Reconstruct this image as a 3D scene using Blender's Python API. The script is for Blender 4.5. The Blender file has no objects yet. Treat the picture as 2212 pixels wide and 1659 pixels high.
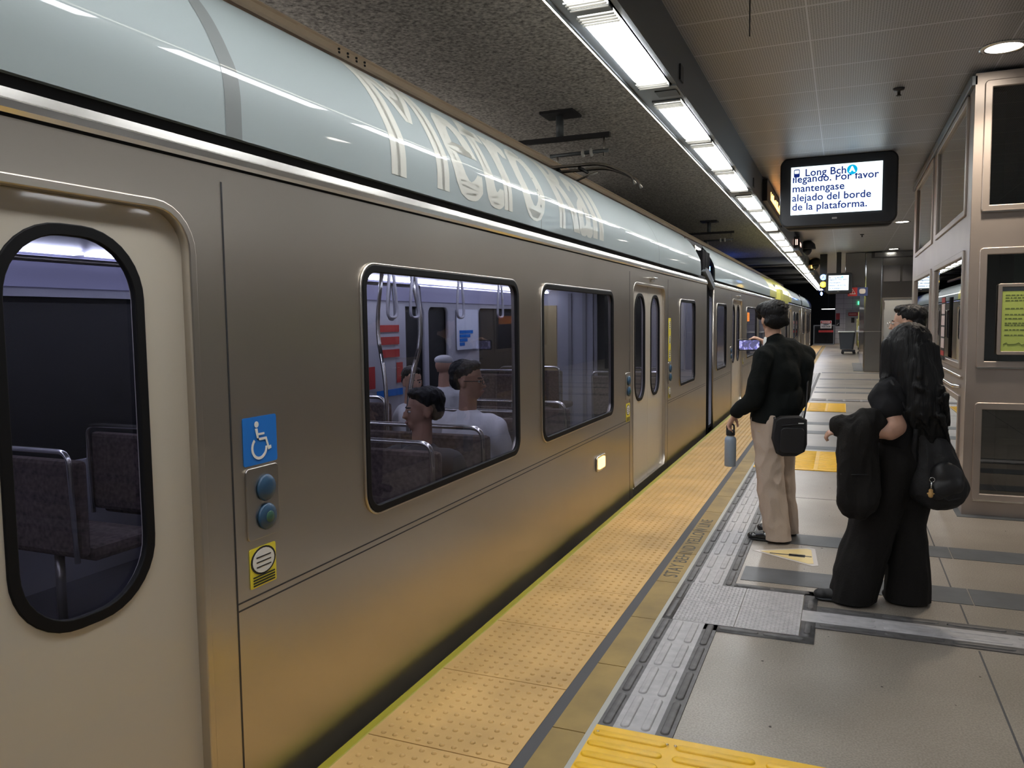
import bpy, bmesh, math, random
from mathutils import Vector, Matrix, noise
R=random.Random(7); PI=math.pi
S=bpy.context.scene; COL=S.collection
# ---------------- camera ----------------
def V(*a): return Vector(a)
cam_d=bpy.data.cameras.new('camera'); cam=bpy.data.objects.new('camera',cam_d); COL.objects.link(cam); S.camera=cam
YAW,PIT,ROL,F=0.395891322,0.0784978944,-0.0117391395,1711.1
H=1.55
cf=V(-math.sin(YAW)*math.cos(PIT),math.cos(YAW)*math.cos(PIT),-math.sin(PIT)); cr=V(math.cos(YAW),math.sin(YAW),0); cu=cr.cross(cf)
c_,s_=math.cos(ROL),math.sin(ROL); cr2=cr*c_+cu*s_; cu2=cu*c_-cr*s_
cam.matrix_world=Matrix(((cr2.x,cu2.x,-cf.x,0),(cr2.y,cu2.y,-cf.y,0),(cr2.z,cu2.z,-cf.z,H),(0,0,0,1)))
cam_d.sensor_width=36; cam_d.lens=F/2212*36; cam_d.clip_start=.05; cam_d.clip_end=300
# ---------------- world, light, exposure ----------------
w=bpy.data.worlds.new('world'); S.world=w; w.use_nodes=True
w.node_tree.nodes['Background'].inputs[0].default_value=(.5,.55,.62,1); w.node_tree.nodes['Background'].inputs[1].default_value=.12
S.view_settings.view_transform='Standard'; S.view_settings.look='None'; S.view_settings.gamma=1; S.view_settings.exposure=0.0
LIGHT=26.5
# ---------------- materials ----------------
M={}
def mat(n,col=(.5,.5,.5),rough=.5,metal=0,coat=0,emit=0,ecol=None,spec=None,aniso=0,noisev=None,bump=None,sheen=0):
    if n in M: return M[n]
    m=bpy.data.materials.new(n); m.use_nodes=True; nt=m.node_tree; b=nt.nodes['Principled BSDF']; L=nt.links.new
    b.inputs['Base Color'].default_value=(*col,1); b.inputs['Roughness'].default_value=rough; b.inputs['Metallic'].default_value=metal
    b.inputs['Coat Weight'].default_value=coat; b.inputs['Coat Roughness'].default_value=.04
    if spec is not None: b.inputs['Specular IOR Level'].default_value=spec
    if emit: b.inputs['Emission Color'].default_value=(*(ecol or col),1); b.inputs['Emission Strength'].default_value=emit
    if sheen: b.inputs['Sheen Weight'].default_value=sheen
    tc=nt.nodes.new('ShaderNodeTexCoord')
    geo=nt.nodes.new('ShaderNodeNewGeometry')
    if aniso:
        b.inputs['Anisotropic'].default_value=aniso
        t=nt.nodes.new('ShaderNodeTangent'); t.direction_type='RADIAL'; t.axis='Z'; L(t.outputs[0],b.inputs['Tangent'])
    def nz(scale,detail=4,vec=None,stretch=None):
        n_=nt.nodes.new('ShaderNodeTexNoise'); n_.inputs['Scale'].default_value=scale; n_.inputs['Detail'].default_value=detail
        mp=nt.nodes.new('ShaderNodeMapping'); L(geo.outputs['Position'],mp.inputs[0])
        if stretch: mp.inputs['Scale'].default_value=stretch
        L(mp.outputs[0],n_.inputs['Vector']); return n_
    if noisev:
        # (scale, amount, stretch)
        sc,am,st=noisev; n1=nz(sc,6,None,st)
        rp=nt.nodes.new('ShaderNodeMapRange'); rp.inputs['From Min'].default_value=.3; rp.inputs['From Max'].default_value=.7
        rp.inputs['To Min'].default_value=1-am; rp.inputs['To Max'].default_value=1+am
        L(n1.outputs[0],rp.inputs[0])
        mx=nt.nodes.new('ShaderNodeVectorMath'); mx.operation='SCALE'; mx.inputs[0].default_value=col; L(rp.outputs[0],mx.inputs['Scale'])
        L(mx.outputs[0],b.inputs['Base Color'])
    if bump:
        sc,st_,stv=bump; n2=nz(sc,5,None,stv); bp=nt.nodes.new('ShaderNodeBump'); bp.inputs['Strength'].default_value=st_; bp.inputs['Distance'].default_value=.01
        L(n2.outputs[0],bp.inputs['Height']); L(bp.outputs[0],b.inputs['Normal'])
    M[n]=m; return m
def glass(n,tint,refl=1.0,rough=.0,ior=1.5,base=.0):
    m=bpy.data.materials.new(n); m.use_nodes=True; nt=m.node_tree; nt.nodes.clear(); L=nt.links.new
    o=nt.nodes.new('ShaderNodeOutputMaterial'); t=nt.nodes.new('ShaderNodeBsdfTransparent'); t.inputs[0].default_value=(*tint,1)
    g=nt.nodes.new('ShaderNodeBsdfGlossy'); g.inputs['Roughness'].default_value=rough; g.inputs[0].default_value=(refl,refl,refl,1)
    fr=nt.nodes.new('ShaderNodeFresnel'); fr.inputs[0].default_value=ior
    ad=nt.nodes.new('ShaderNodeMath'); ad.operation='ADD'; ad.use_clamp=True; ad.inputs[1].default_value=base; L(fr.outputs[0],ad.inputs[0])
    ge=nt.nodes.new('ShaderNodeNewGeometry'); iv=nt.nodes.new('ShaderNodeMath'); iv.operation='SUBTRACT'; iv.inputs[0].default_value=1; L(ge.outputs['Backfacing'],iv.inputs[1])
    ml=nt.nodes.new('ShaderNodeMath'); ml.operation='MULTIPLY'; L(ad.outputs[0],ml.inputs[0]); L(iv.outputs[0],ml.inputs[1]); ad=ml
    mx=nt.nodes.new('ShaderNodeMixShader'); L(ad.outputs[0],mx.inputs[0]); L(t.outputs[0],mx.inputs[1]); L(g.outputs[0],mx.inputs[2]); L(mx.outputs[0],o.inputs[0])
    M[n]=m; return m
mat('steel',(.53,.485,.425),.31,.9,aniso=.75,noisev=(2.2,.05,(1,.5,.5)),bump=(1.0,.10,(1,1.0,.35)))
mat('steel_plain',(.55,.52,.48),.28,1)
mat('steel_warm',(.46,.40,.36),.42,.75,noisev=(2,.08,None),bump=(3,.05,None))
mat('steel_bright',(.80,.78,.74),.22,1)
mat('steel_kiosk',(.33,.34,.345),.16,1,bump=(.9,.22,None))
mat('chrome',(.85,.85,.85),.1,1)
mat('cowl_paint',(.265,.305,.31),.55,0,coat=.5,spec=.2)
mat('cowl_seam',(.17,.185,.185),.5,0,coat=.7,spec=.2)
mat('letter_white',(.52,.52,.47),.55,0,coat=.7,spec=.2)
mat('yellow_paint',(.72,.68,.16),.35,0,coat=.6)
mat('door_paint',(.50,.455,.38),.4,.0,coat=.3)
mat('rubber',(.006,.006,.007),.6,spec=.15)
mat('black_gap',(.01,.01,.011),.8)
mat('black_plastic',(.025,.028,.034),.4)
mat('dark_metal',(.06,.06,.065),.45,.6)
mat('housing',(.17,.19,.21),.42,.4)
mat('interior_white',(.40,.40,.46),.4)
mat('interior_grey',(.25,.25,.28),.5)
mat('interior_floor',(.10,.10,.12),.5)
mat('seat_fabric',(.10,.075,.07),.9,noisev=(40,.5,None))
mat('seat_back',(.10,.10,.11),.5)
mat('interior_light',(.9,.92,1),.4,emit=13,ecol=(.86,.9,1))
mat('interior_panel',(.62,.62,.85),.4,emit=.25,ecol=(.6,.62,1))
mat('lamp',(1,1,1),.5,emit=LIGHT,ecol=(.97,.985,1))
mat('lamp_fin',(.8,.8,.78),.4)
mat('uplamp',(1,1,1),.5,emit=14,ecol=(1,.93,.85))  # glow of the uplights added behind the train
mat('cove_lamp',(1,1,1),.5,emit=9,ecol=(1,.95,.8))
mat('lamp_end',(1,1,1),.5,emit=1.1,ecol=(1,1,.93))
mat('downlamp',(1,1,1),.5,emit=30,ecol=(1,.92,.8))
mat('acoustic',(.36,.34,.315),.95,noisev=(32,.65,None),bump=(45,1.0,None))
mat('smooth_soffit',(.2,.2,.2),.7)
mat('slate',(.085,.092,.10),.5,noisev=(5,.25,None))
mat('dome_yellow',(.58,.365,.125),.55,noisev=(3,.16,None))
mat('ochre',(.29,.195,.055),.6,noisev=(4,.22,None))
mat('dark_joint',(.075,.075,.08),.7)
mat('lime_edge',(.33,.29,.015),.5)
mat('pale_joint',(.42,.42,.38),.6)
mat('guide_dark',(.085,.083,.083),.5,noisev=(20,.3,None))
mat('guide_grey',(.39,.385,.39),.5,noisev=(20,.12,None))
mat('pad_yellow',(.85,.50,.012),.45,noisev=(9,.08,None))
mat('floor_text',(.06,.05,.03),.6)
mat('tan_rail',(.95,.79,.62),.45,0)
mat('copper',(.5,.3,.2),.4,.6)
mat('screen_white',(.9,1,1),.4,emit=1.45,ecol=(.82,.97,1))
mat('screen_blue',(.01,.03,.2),.6,emit=.16,ecol=(.03,.10,.9))
mat('screen_cyan',(0,.4,.7),.5,emit=1,ecol=(0,.42,.75))
mat('screen_ltext',(.9,1,1),.4,emit=1.45,ecol=(.9,1,1))
mat('led_amber',(1,.5,.1),.5,emit=5,ecol=(1,.5,.13))
mat('led_orange',(1,.35,.05),.5,emit=3,ecol=(1,.3,.04))
mat('led_green',(.1,1,.4),.5,emit=3,ecol=(.1,1,.4))
mat('led_pink',(1,.5,.4),.5,emit=2,ecol=(1,.6,.5))
mat('blue_lamp',(.1,.2,1),.5,emit=60,ecol=(.06,.16,1))
mat('disc_yellow',(1,.7,.1),.5,emit=2.6,ecol=(1,.62,.05))
mat('disc_blue',(.3,.5,1),.5,emit=2.6,ecol=(.3,.5,1))
mat('sign_blue',(.01,.17,.62),.4); mat('white',(.78,.78,.76),.5); mat('sign_white',(.72,.72,.70),.5); mat('sign_red',(.42,.03,.03),.5); mat('sign_yellow',(.82,.70,.05),.45)
mat('sign_darkblue',(.04,.06,.16),.5); mat('black',(.012,.012,.013),.6); mat('button_blue',(.02,.065,.13),.4); mat('button_green',(.03,.10,.07),.4)
mat('poster_green',(.42,.52,.13),.5); mat('poster_ink',(.12,.16,.05),.6); mat('poster_ochre',(.42,.33,.16),.6); mat('map_white',(.65,.68,.8),.5); mat('pink_strip',(.66,.54,.52),.5)
mat('white_wall',(.52,.52,.53),.6); mat('grey_door',(.33,.34,.34),.5,noisev=(3,.05,None)); mat('bin_grey',(.06,.07,.085),.5); mat('mop_yellow',(.7,.62,.2),.5)
mat('skin_a',(.55,.33,.24),.55); mat('skin_b',(.36,.20,.14),.55); mat('skin_c',(.50,.29,.21),.5)
mat('hair',(.007,.007,.008),.5,spec=.3,bump=(150,.5,(1,1,.06)))
mat('cardigan',(.006,.008,.008),.9,spec=.2,bump=(60,.3,None)); mat('tee',(.013,.013,.015),.9,spec=.25,bump=(9,.2,None)); mat('jeans_black',(.013,.012,.0115),.9,spec=.25,bump=(120,.3,None))
mat('khaki',(.50,.405,.325),.8,bump=(150,.2,None)); mat('leather',(.012,.012,.013),.2,coat=.6); mat('nylon',(.018,.018,.02),.65,spec=.3,bump=(140,.3,None)); mat('nylon2',(.013,.013,.015),.5)
mat('bottle_blue',(.31,.385,.48),.4,.2); mat('shirt_white',(.62,.62,.66),.8,bump=(30,.3,None)); mat('shirt_dark',(.03,.03,.035),.8); mat('phone',(.02,.02,.025),.25,coat=.7)
mat('wood_tan',(.55,.33,.12),.5); mat('silver',(.7,.7,.7),.25,1); mat('stick_border',(.55,.52,.5),.5); mat('stick_yellow',(.74,.60,.28),.5); mat('brass',(.62,.5,.3),.4,1)
mat('lip',(.30,.13,.11),.5); mat('eye',(.6,.6,.58),.3); mat('floor_dirt',(.06,.05,.045),.8)
mat('track_dark',(.03,.03,.032),.9); mat('pipe_blue',(.15,.17,.3),.5); mat('black_fence',(.05,.05,.055),.7)
glass('train_glass',(.74,.74,.80),.8,0,1.4,.0)
glass('door_glass',(.66,.66,.74),.8,0,1.4,.0)
glass('lift_glass',(.36,.42,.40),.95,0,1.9,.12)
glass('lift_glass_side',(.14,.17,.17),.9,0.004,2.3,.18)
def screenmat():
    m=mat('phone_screen',(.3,.3,.6),.3,emit=.9,ecol=(.4,.4,.8)); nt=m.node_tree; b=nt.nodes['Principled BSDF']
    v=nt.nodes.new('ShaderNodeTexNoise'); v.inputs['Scale'].default_value=28; v.inputs['Distortion'].default_value=1.5
    tc=nt.nodes.new('ShaderNodeTexCoord'); nt.links.new(tc.outputs['Object'],v.inputs['Vector'])
    r=nt.nodes.new('ShaderNodeValToRGB'); e=r.color_ramp.elements; e[0].position=.47; e[0].color=(.005,.005,.03,1); e[1].position=.62; e[1].color=(.75,.72,.95,1)
    x=r.color_ramp.elements.new(.52); x.color=(.1,.1,.5,1)
    nt.links.new(v.outputs[0],r.inputs[0]); nt.links.new(r.outputs[0],b.inputs['Emission Color'])
screenmat()
def floor_mat():
    m=mat('platform_floor',(.3,.27,.235),.38); nt=m.node_tree; b=nt.nodes['Principled BSDF']; L=nt.links.new
    g=nt.nodes.new('ShaderNodeNewGeometry'); n1=nt.nodes.new('ShaderNodeTexNoise'); n1.inputs['Scale'].default_value=1.3; n1.inputs['Detail'].default_value=8
    n2=nt.nodes.new('ShaderNodeTexNoise'); n2.inputs['Scale'].default_value=130; n2.inputs['Detail'].default_value=2
    L(g.outputs['Position'],n1.inputs[0]); L(g.outputs['Position'],n2.inputs[0])
    r=nt.nodes.new('ShaderNodeValToRGB'); e=r.color_ramp.elements; e[0].position=.3; e[0].color=(.215,.185,.15,1); e[1].position=.7; e[1].color=(.315,.28,.235,1); L(n1.outputs[0],r.inputs[0])
    rr=nt.nodes.new('ShaderNodeMapRange'); rr.inputs[1].default_value=.35; rr.inputs[2].default_value=.65; rr.inputs[3].default_value=.78; rr.inputs[4].default_value=1.15; L(n2.outputs[0],rr.inputs[0])
    s=nt.nodes.new('ShaderNodeVectorMath'); s.operation='SCALE'; L(r.outputs[0],s.inputs[0]); L(rr.outputs[0],s.inputs['Scale']); L(s.outputs[0],b.inputs['Base Color'])
floor_mat()
def ceil_mat():
    m=mat('ceiling_panel',(.42,.42,.42),.42,.3); nt=m.node_tree; b=nt.nodes['Principled BSDF']; L=nt.links.new
    g=nt.nodes.new('ShaderNodeNewGeometry'); sp=nt.nodes.new('ShaderNodeSeparateXYZ'); L(g.outputs['Position'],sp.inputs[0])
    def seam(sock,off,per,wid):
        a=nt.nodes.new('ShaderNodeMath'); a.operation='ADD'; a.inputs[1].default_value=off; L(sock,a.inputs[0])
        p=nt.nodes.new('ShaderNodeMath'); p.operation='PINGPONG'; p.inputs[1].default_value=per/2; L(a.outputs[0],p.inputs[0])
        c=nt.nodes.new('ShaderNodeMath'); c.operation='LESS_THAN'; c.inputs[1].default_value=wid; L(p.outputs[0],c.inputs[0]); return c.outputs[0]
    sx=seam(sp.outputs['X'],.24,1.25,.006); sy=seam(sp.outputs['Y'],-5.18+.635*20,.635,.012)
    mp=nt.nodes.new('ShaderNodeMapping'); mp.inputs['Scale'].default_value=(60,60,60); L(g.outputs['Position'],mp.inputs[0])
    v=nt.nodes.new('ShaderNodeTexVoronoi'); v.inputs['Scale'].default_value=1; v.inputs['Randomness'].default_value=.12; L(mp.outputs[0],v.inputs['Vector'])
    h=nt.nodes.new('ShaderNodeMapRange'); h.inputs[1].default_value=.24; h.inputs[2].default_value=.34; h.inputs[3].default_value=.42; h.inputs[4].default_value=1.1; L(v.outputs['Distance'],h.inputs[0])
    def mix(f,a,bv):
        x=nt.nodes.new('ShaderNodeMix'); L(f,x.inputs[0]); L(a,x.inputs[2]); x.inputs[3].default_value=bv; return x.outputs[0]
    o=mix(sy,h.outputs[0],1.35); o=mix(sx,o,1.5)
    s=nt.nodes.new('ShaderNodeVectorMath'); s.operation='SCALE'; s.inputs[0].default_value=(.42,.43,.47); L(o,s.inputs['Scale']); L(s.outputs[0],b.inputs['Base Color'])
ceil_mat()
def block_mat():
    m=mat('block_wall',(.5,.5,.52),.6); nt=m.node_tree; b=nt.nodes['Principled BSDF']; L=nt.links.new
    g=nt.nodes.new('ShaderNodeNewGeometry'); sp=nt.nodes.new('ShaderNodeSeparateXYZ'); L(g.outputs['Position'],sp.inputs[0]); cb=nt.nodes.new('ShaderNodeCombineXYZ'); L(sp.outputs['X'],cb.inputs[0]); L(sp.outputs['Z'],cb.inputs[1])
    k=nt.nodes.new('ShaderNodeTexBrick'); k.inputs['Scale'].default_value=1; k.inputs['Brick Width'].default_value=.5; k.inputs['Row Height'].default_value=.3; k.inputs['Mortar Size'].default_value=.012; k.offset=0
    k.inputs['Color1'].default_value=(.52,.52,.54,1); k.inputs['Color2'].default_value=(.48,.48,.5,1); k.inputs['Mortar'].default_value=(.3,.3,.32,1); L(cb.outputs[0],k.inputs[0]); L(k.outputs[0],b.inputs['Base Color'])
block_mat()
# ---------------- helpers ----------------
WL={}
def wl(o): return WL[o.name] if o is not None else Vector((0,0,0))
def link(name,me,m=None,parent=None,smooth=False,origin=None):
    # mesh in world coordinates -> object with its own origin
    if origin is None:
        if len(me.vertices):
            xs=[v.co for v in me.vertices]; lo=Vector([min(c[i] for c in xs) for i in range(3)]); hi=Vector([max(c[i] for c in xs) for i in range(3)])
            origin=Vector(((lo.x+hi.x)/2,(lo.y+hi.y)/2,lo.z))
        else: origin=Vector((0,0,0))
    me.transform(Matrix.Translation(-origin))
    o=bpy.data.objects.new(name,me); COL.objects.link(o); WL[o.name]=origin.copy()
    if parent is not None: o.parent=parent; o.location=origin-wl(parent)
    else: o.location=origin
    if m: me.materials.clear(); me.materials.append(M[m])
    if smooth:
        for p in me.polygons: p.use_smooth=True
    return o
def bmo(name,bm,m=None,parent=None,smooth=False):
    bmesh.ops.recalc_face_normals(bm,faces=bm.faces); me=bpy.data.meshes.new(name); bm.to_mesh(me); bm.free(); return link(name,me,m,parent,smooth)
def tag(o,label=None,cat=None,group=None,kind=None):
    if label: o['label']=label
    if cat: o['category']=cat
    if group: o['group']=group
    if kind: o['kind']=kind
    return o
def thing(name,loc,label,cat,group=None):
    o=bpy.data.objects.new(name,None); COL.objects.link(o); o.location=loc; WL[o.name]=Vector(loc); o.empty_display_size=.1
    return tag(o,label,cat,group)
def st(o): o['kind']='structure'; return o
def abox(bm,x0,x1,y0,y1,z0,z1,bev=0):
    t=bmesh.new(); r=bmesh.ops.create_cube(t,size=1)
    for v in t.verts: v.co=Vector(((x0+x1)/2+v.co.x*(x1-x0),(y0+y1)/2+v.co.y*(y1-y0),(z0+z1)/2+v.co.z*(z1-z0)))
    if bev: bmesh.ops.bevel(t,geom=t.edges[:],offset=bev,segments=2,affect='EDGES',profile=.5)
    me=bpy.data.meshes.new('t'); t.to_mesh(me); t.free(); bm.from_mesh(me); bpy.data.meshes.remove(me)
def box(name,x0,x1,y0,y1,z0,z1,m,parent=None,bev=0):
    bm=bmesh.new(); abox(bm,x0,x1,y0,y1,z0,z1,bev); return bmo(name,bm,m,parent)
def ring_loft(bm,rings,cap=True,closed=True):
    vs=[[bm.verts.new(p) for p in r] for r in rings]; n=len(vs[0])
    for a,b in zip(vs,vs[1:]):
        for i in range(n if closed else n-1):
            j=(i+1)%n
            try: bm.faces.new((a[i],a[j],b[j],b[i]))
            except ValueError: pass
    if cap:
        try: bm.faces.new(vs[0]); bm.faces.new(vs[-1][::-1])
        except ValueError: pass
def frame(d):
    d=d.normalized(); a=Vector((0,0,1)) if abs(d.z)<.9 else Vector((1,0,0)); u=d.cross(a).normalized(); return u,d.cross(u).normalized()
def atube(bm,pts,r,n=10,cap=True):
    pts=[Vector(p) for p in pts]; rings=[]
    rr=r if isinstance(r,(list,tuple)) else [r]*len(pts)
    u=None
    for i,p in enumerate(pts):
        d=(pts[min(i+1,len(pts)-1)]-pts[max(i-1,0)]).normalized()
        if u is None: u,_=frame(d)
        else: u=(u-d*u.dot(d)).normalized()
        v=d.cross(u)
        rings.append([p+(u*math.cos(2*PI*k/n)+v*math.sin(2*PI*k/n))*rr[i] for k in range(n)])
    ring_loft(bm,rings,cap)
def tube(name,pts,r,m,parent=None,n=10): bm=bmesh.new(); atube(bm,pts,r,n); return bmo(name,bm,m,parent,True)
def bend(pts,r=.05,k=5):
    pts=[Vector(p) for p in pts]; o=[pts[0]]
    for a,b,c in zip(pts,pts[1:],pts[2:]):
        p0=b+(a-b).normalized()*min(r,(a-b).length/2); p1=b+(c-b).normalized()*min(r,(c-b).length/2)
        for i in range(k+1):
            t=i/k; o.append(p0*(1-t)**2+b*2*t*(1-t)+p1*t*t)
    return o+[pts[-1]]
def lathe(name,prof,c,m,parent=None,n=32,axis='Z',cap=True):
    bm=bmesh.new(); rings=[]
    for r,z in prof:
        ring=[]
        for k in range(n):
            a=2*PI*k/n; p=Vector((r*math.cos(a),r*math.sin(a),z))
            if axis=='X': p=Vector((p.z,p.x,p.y))
            if axis=='Y': p=Vector((p.x,p.z,p.y))
            ring.append(Vector(c)+p)
        rings.append(ring)
    ring_loft(bm,rings,cap); return bmo(name,bm,m,parent,True)
def rr(x0,x1,y0,y1,r,k=7):
    r=min(r,(x1-x0)/2-1e-4,(y1-y0)/2-1e-4); P=[]
    for cx,cy,a0 in ((x1-r,y1-r,0),(x0+r,y1-r,PI/2),(x0+r,y0+r,PI),(x1-r,y0+r,1.5*PI)):
        for i in range(k+1): a=a0+PI/2*i/k; P.append((cx+r*math.cos(a),cy+r*math.sin(a)))
    return P
def plate_mesh(loops,th,o,ax,ay,bevel=0):
    """2D loops filled (inner loops are holes), thickness th centred; mapped to o+ax*x+ay*y"""
    cu_=bpy.data.curves.new('c','CURVE'); cu_.dimensions='2D'; cu_.fill_mode='BOTH'; cu_.extrude=max(th/2-bevel,0); cu_.bevel_depth=bevel; cu_.bevel_resolution=1
    for lp in loops:
        s=cu_.splines.new('POLY'); s.points.add(len(lp)-1); s.use_cyclic_u=True
        for q,(x,y) in zip(s.points,lp): q.co=(x,y,0,1)
    ob=bpy.data.objects.new('c',cu_); COL.objects.link(ob); dg=bpy.context.evaluated_depsgraph_get(); dg.update()
    me=bpy.data.meshes.new_from_object(ob.evaluated_get(dg)); bpy.data.objects.remove(ob); bpy.data.curves.remove(cu_)
    ax=Vector(ax);ay=Vector(ay);n=ax.cross(ay)
    me.transform(Matrix(((ax.x,ay.x,n.x,o[0]),(ax.y,ay.y,n.y,o[1]),(ax.z,ay.z,n.z,o[2]),(0,0,0,1))))
    return me
def plate(name,loops,th,o,ax,ay,m,parent=None,bevel=0): return link(name,plate_mesh(loops,th,o,ax,ay,bevel),m,parent)
YZ=((0,1,0),(0,0,1))   # local x -> world Y, local y -> world Z ; normal +X
XZ=((1,0,0),(0,0,1))   # normal -Y
def sideplate(name,loops,x,th,m,parent=None,bevel=0): return plate(name,loops,th,(x,0,0),*YZ,m,parent,bevel)
def frontplate(name,loops,y,th,m,parent=None,bevel=0): return plate(name,loops,th,(0,y,0),*XZ,m,parent,bevel)
def text_mesh(body,size,o,ax,ay,th=.001,offset=0,align='LEFT',spacing=1,sx=1):
    cu_=bpy.data.curves.new('t','FONT'); cu_.body=body; cu_.size=size; cu_.extrude=th/2; cu_.offset=offset; cu_.align_x=align; cu_.space_character=spacing; cu_.resolution_u=4
    ob=bpy.data.objects.new('t',cu_); COL.objects.link(ob); dg=bpy.context.evaluated_depsgraph_get(); dg.update()
    me=bpy.data.meshes.new_from_object(ob.evaluated_get(dg)); bpy.data.objects.remove(ob); bpy.data.curves.remove(cu_)
    ax=Vector(ax)*sx;ay=Vector(ay);n=ax.normalized().cross(ay)
    me.transform(Matrix(((ax.x,ay.x,n.x,o[0]),(ax.y,ay.y,n.y,o[1]),(ax.z,ay.z,n.z,o[2]),(0,0,0,1)))); return me
def text(name,body,size,o,ax,ay,m,parent=None,**k): return link(name,text_mesh(body,size,o,ax,ay,**k),m,parent)
def kids(o): return [c for c in bpy.data.objects if c.parent==o]
def copy_tree(o,delta,parent=None):
    c=o.copy(); COL.objects.link(c)
    if parent is None: c.location=o.location+Vector(delta)
    else: c.parent=parent
    for k in CH.get(o.name,None) or kids(o): copy_tree(k,delta,c)
    return c
CH={}
# =============================================================== SETTING
def setting():
    # platform slab
    bm=bmesh.new(); abox(bm,-1.62,5.4,-6,50.5,-1.0,0); st(bmo('floor',bm,'platform_floor'))
    box('trim_1',-1.66,-1.62,-6,47.2,-1.0,-.015,'pale_joint')['kind']='structure'
    st(box('floor_track',-5.4,-1.62,-6,60,-1.15,-1.0,'track_dark')); st(box('floor_track_right',5.4,9.2,-6,60,-1.15,-1.0,'track_dark'))
    st(box('wall_left',-5.55,-5.4,-6,60,-1.1,4.0,'smooth_soffit')); st(box('wall_right',9.2,9.35,-6,60,-1.1,4.0,'white_wall'))
    st(box('wall_back',-5.5,9.3,-6.15,-6,-1.1,4.0,'grey_door'))
    st(box('ceiling',-1.01,4.8,-6,53,3.4,3.5,'ceiling_panel'))
    st(box('ceiling_track',-5.5,-1.3,-6,60,3.95,4.05,'acoustic')); st(box('ceiling_track_right',5.1,9.3,-6,60,3.95,4.05,'acoustic'))
    # light beam boxes between platform ceiling and track ceiling
    for nm,x0,x1 in (('trim_2',-1.30,-1.01),('trim_3',4.8,5.09)):
        bm=bmesh.new()
        abox(bm,x0,x0+.05,-6,50,3.05,4.0); abox(bm,x1-.04,x1,-6,50,3.05,4.0); abox(bm,x0+.05,x1-.04,-6,50,3.14,3.2)
        st(bmo(nm,bm,'housing'))
    # far end
    st(box('wall_far',-.45,4.8,52,52.2,0,3.4,'block_wall')); st(box('floor_far',-.45,4.8,50.4,52.0,-.9,.0,'platform_floor'))
    st(box('wall_tunnel',-5.4,-.4,59.5,59.7,-1.0,4.0,'track_dark'))
    # slate bands across the platform
    ys=[(4.78,5.06),(5.68,5.95),(9.95,10.2),(11.3,11.6),(12.3,12.6),(17.6,17.9),(18.8,19.1),(21.5,21.8),(24,24.3)]
    for i,(a,b) in enumerate(ys):
        bm=bmesh.new(); x=-.54
        while x<5.3:
            x1=min(x+.61,5.35); abox(bm,x+.003,x1-.003,a,b,-.01,.0025); x=x1
        st(bmo('floor_band_%d'%(i+1),bm,'slate'))
    # saw-cut joints
    bm=bmesh.new()
    for (x,y0,y1) in ((.612,-6,4.12),(.612,4.47,4.77),(.60,5.07,5.67),(.60,5.96,10),(2.2,-6,24),(3.8,-6,24)): abox(bm,x-.004,x+.004,y0,y1,-.01,.001)
    for y in (1.3,7.2,14,16,20,26,30,35,40,45): abox(bm,-.5,5.3,y-.004,y+.004,-.01,.001)
    st(bmo('floor_joints',bm,'dark_joint'))
    # dirt specks
    bm=bmesh.new()
    for i in range(60):
        x,y=R.uniform(-.5,1.6),R.uniform(2.6,9); r=R.uniform(.003,.009); vs=[bm.verts.new((x+r*math.cos(a)*R.uniform(.6,1.2),y+r*math.sin(a)*R.uniform(.6,1.2),.0016)) for a in [k*PI/4 for k in range(8)]]; bm.faces.new(vs)
    st(bmo('floor_stains',bm,'floor_dirt'))
setting()
# =============================================================== EDGE PAVING
def bar(bm,cx,cy,L_,W_,hh,along='Y',z=0,k=5):
    """raised rounded bar"""
    h0=rr(-L_/2,L_/2,-W_/2,W_/2,W_/2,k); sc=.72
    rings=[]
    for s,zz in ((0,0),(.3*hh,hh*.75),(.9*hh,hh)):
        ring=[]
        for x,y in h0:
            q=math.hypot(x,y) or 1
            xx=x-(1 if x>0 else -1)*min(s,abs(x)); yy=y-(1 if y>0 else -1)*min(s,abs(y))
            ring.append(Vector((cx+(xx if along=='X' else -yy),cy+(yy if along=='X' else xx),z+zz)))
        rings.append(ring)
    vs=[[bm.verts.new(p) for p in r] for r in rings]; n=len(vs[0])
    for a,b in zip(vs,vs[1:]):
        for i in range(n): j=(i+1)%n; bm.faces.new((a[i],a[j],b[j],b[i]))
    bm.faces.new(vs[-1])
def dome(bm,x,y,r,h,z,n=8):
    rings=[[Vector((x+q*r*math.cos(2*PI*k/n),y+q*r*math.sin(2*PI*k/n),z+zz*h)) for k in range(n)] for q,zz in ((1,0),(.8,.7),(.45,1))]
    vs=[[bm.verts.new(p) for p in rg] for rg in rings]
    for a,b in zip(vs,vs[1:]):
        for i in range(n): j=(i+1)%n; bm.faces.new((a[i],a[j],b[j],b[i]))
    bm.faces.new(vs[-1])
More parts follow.
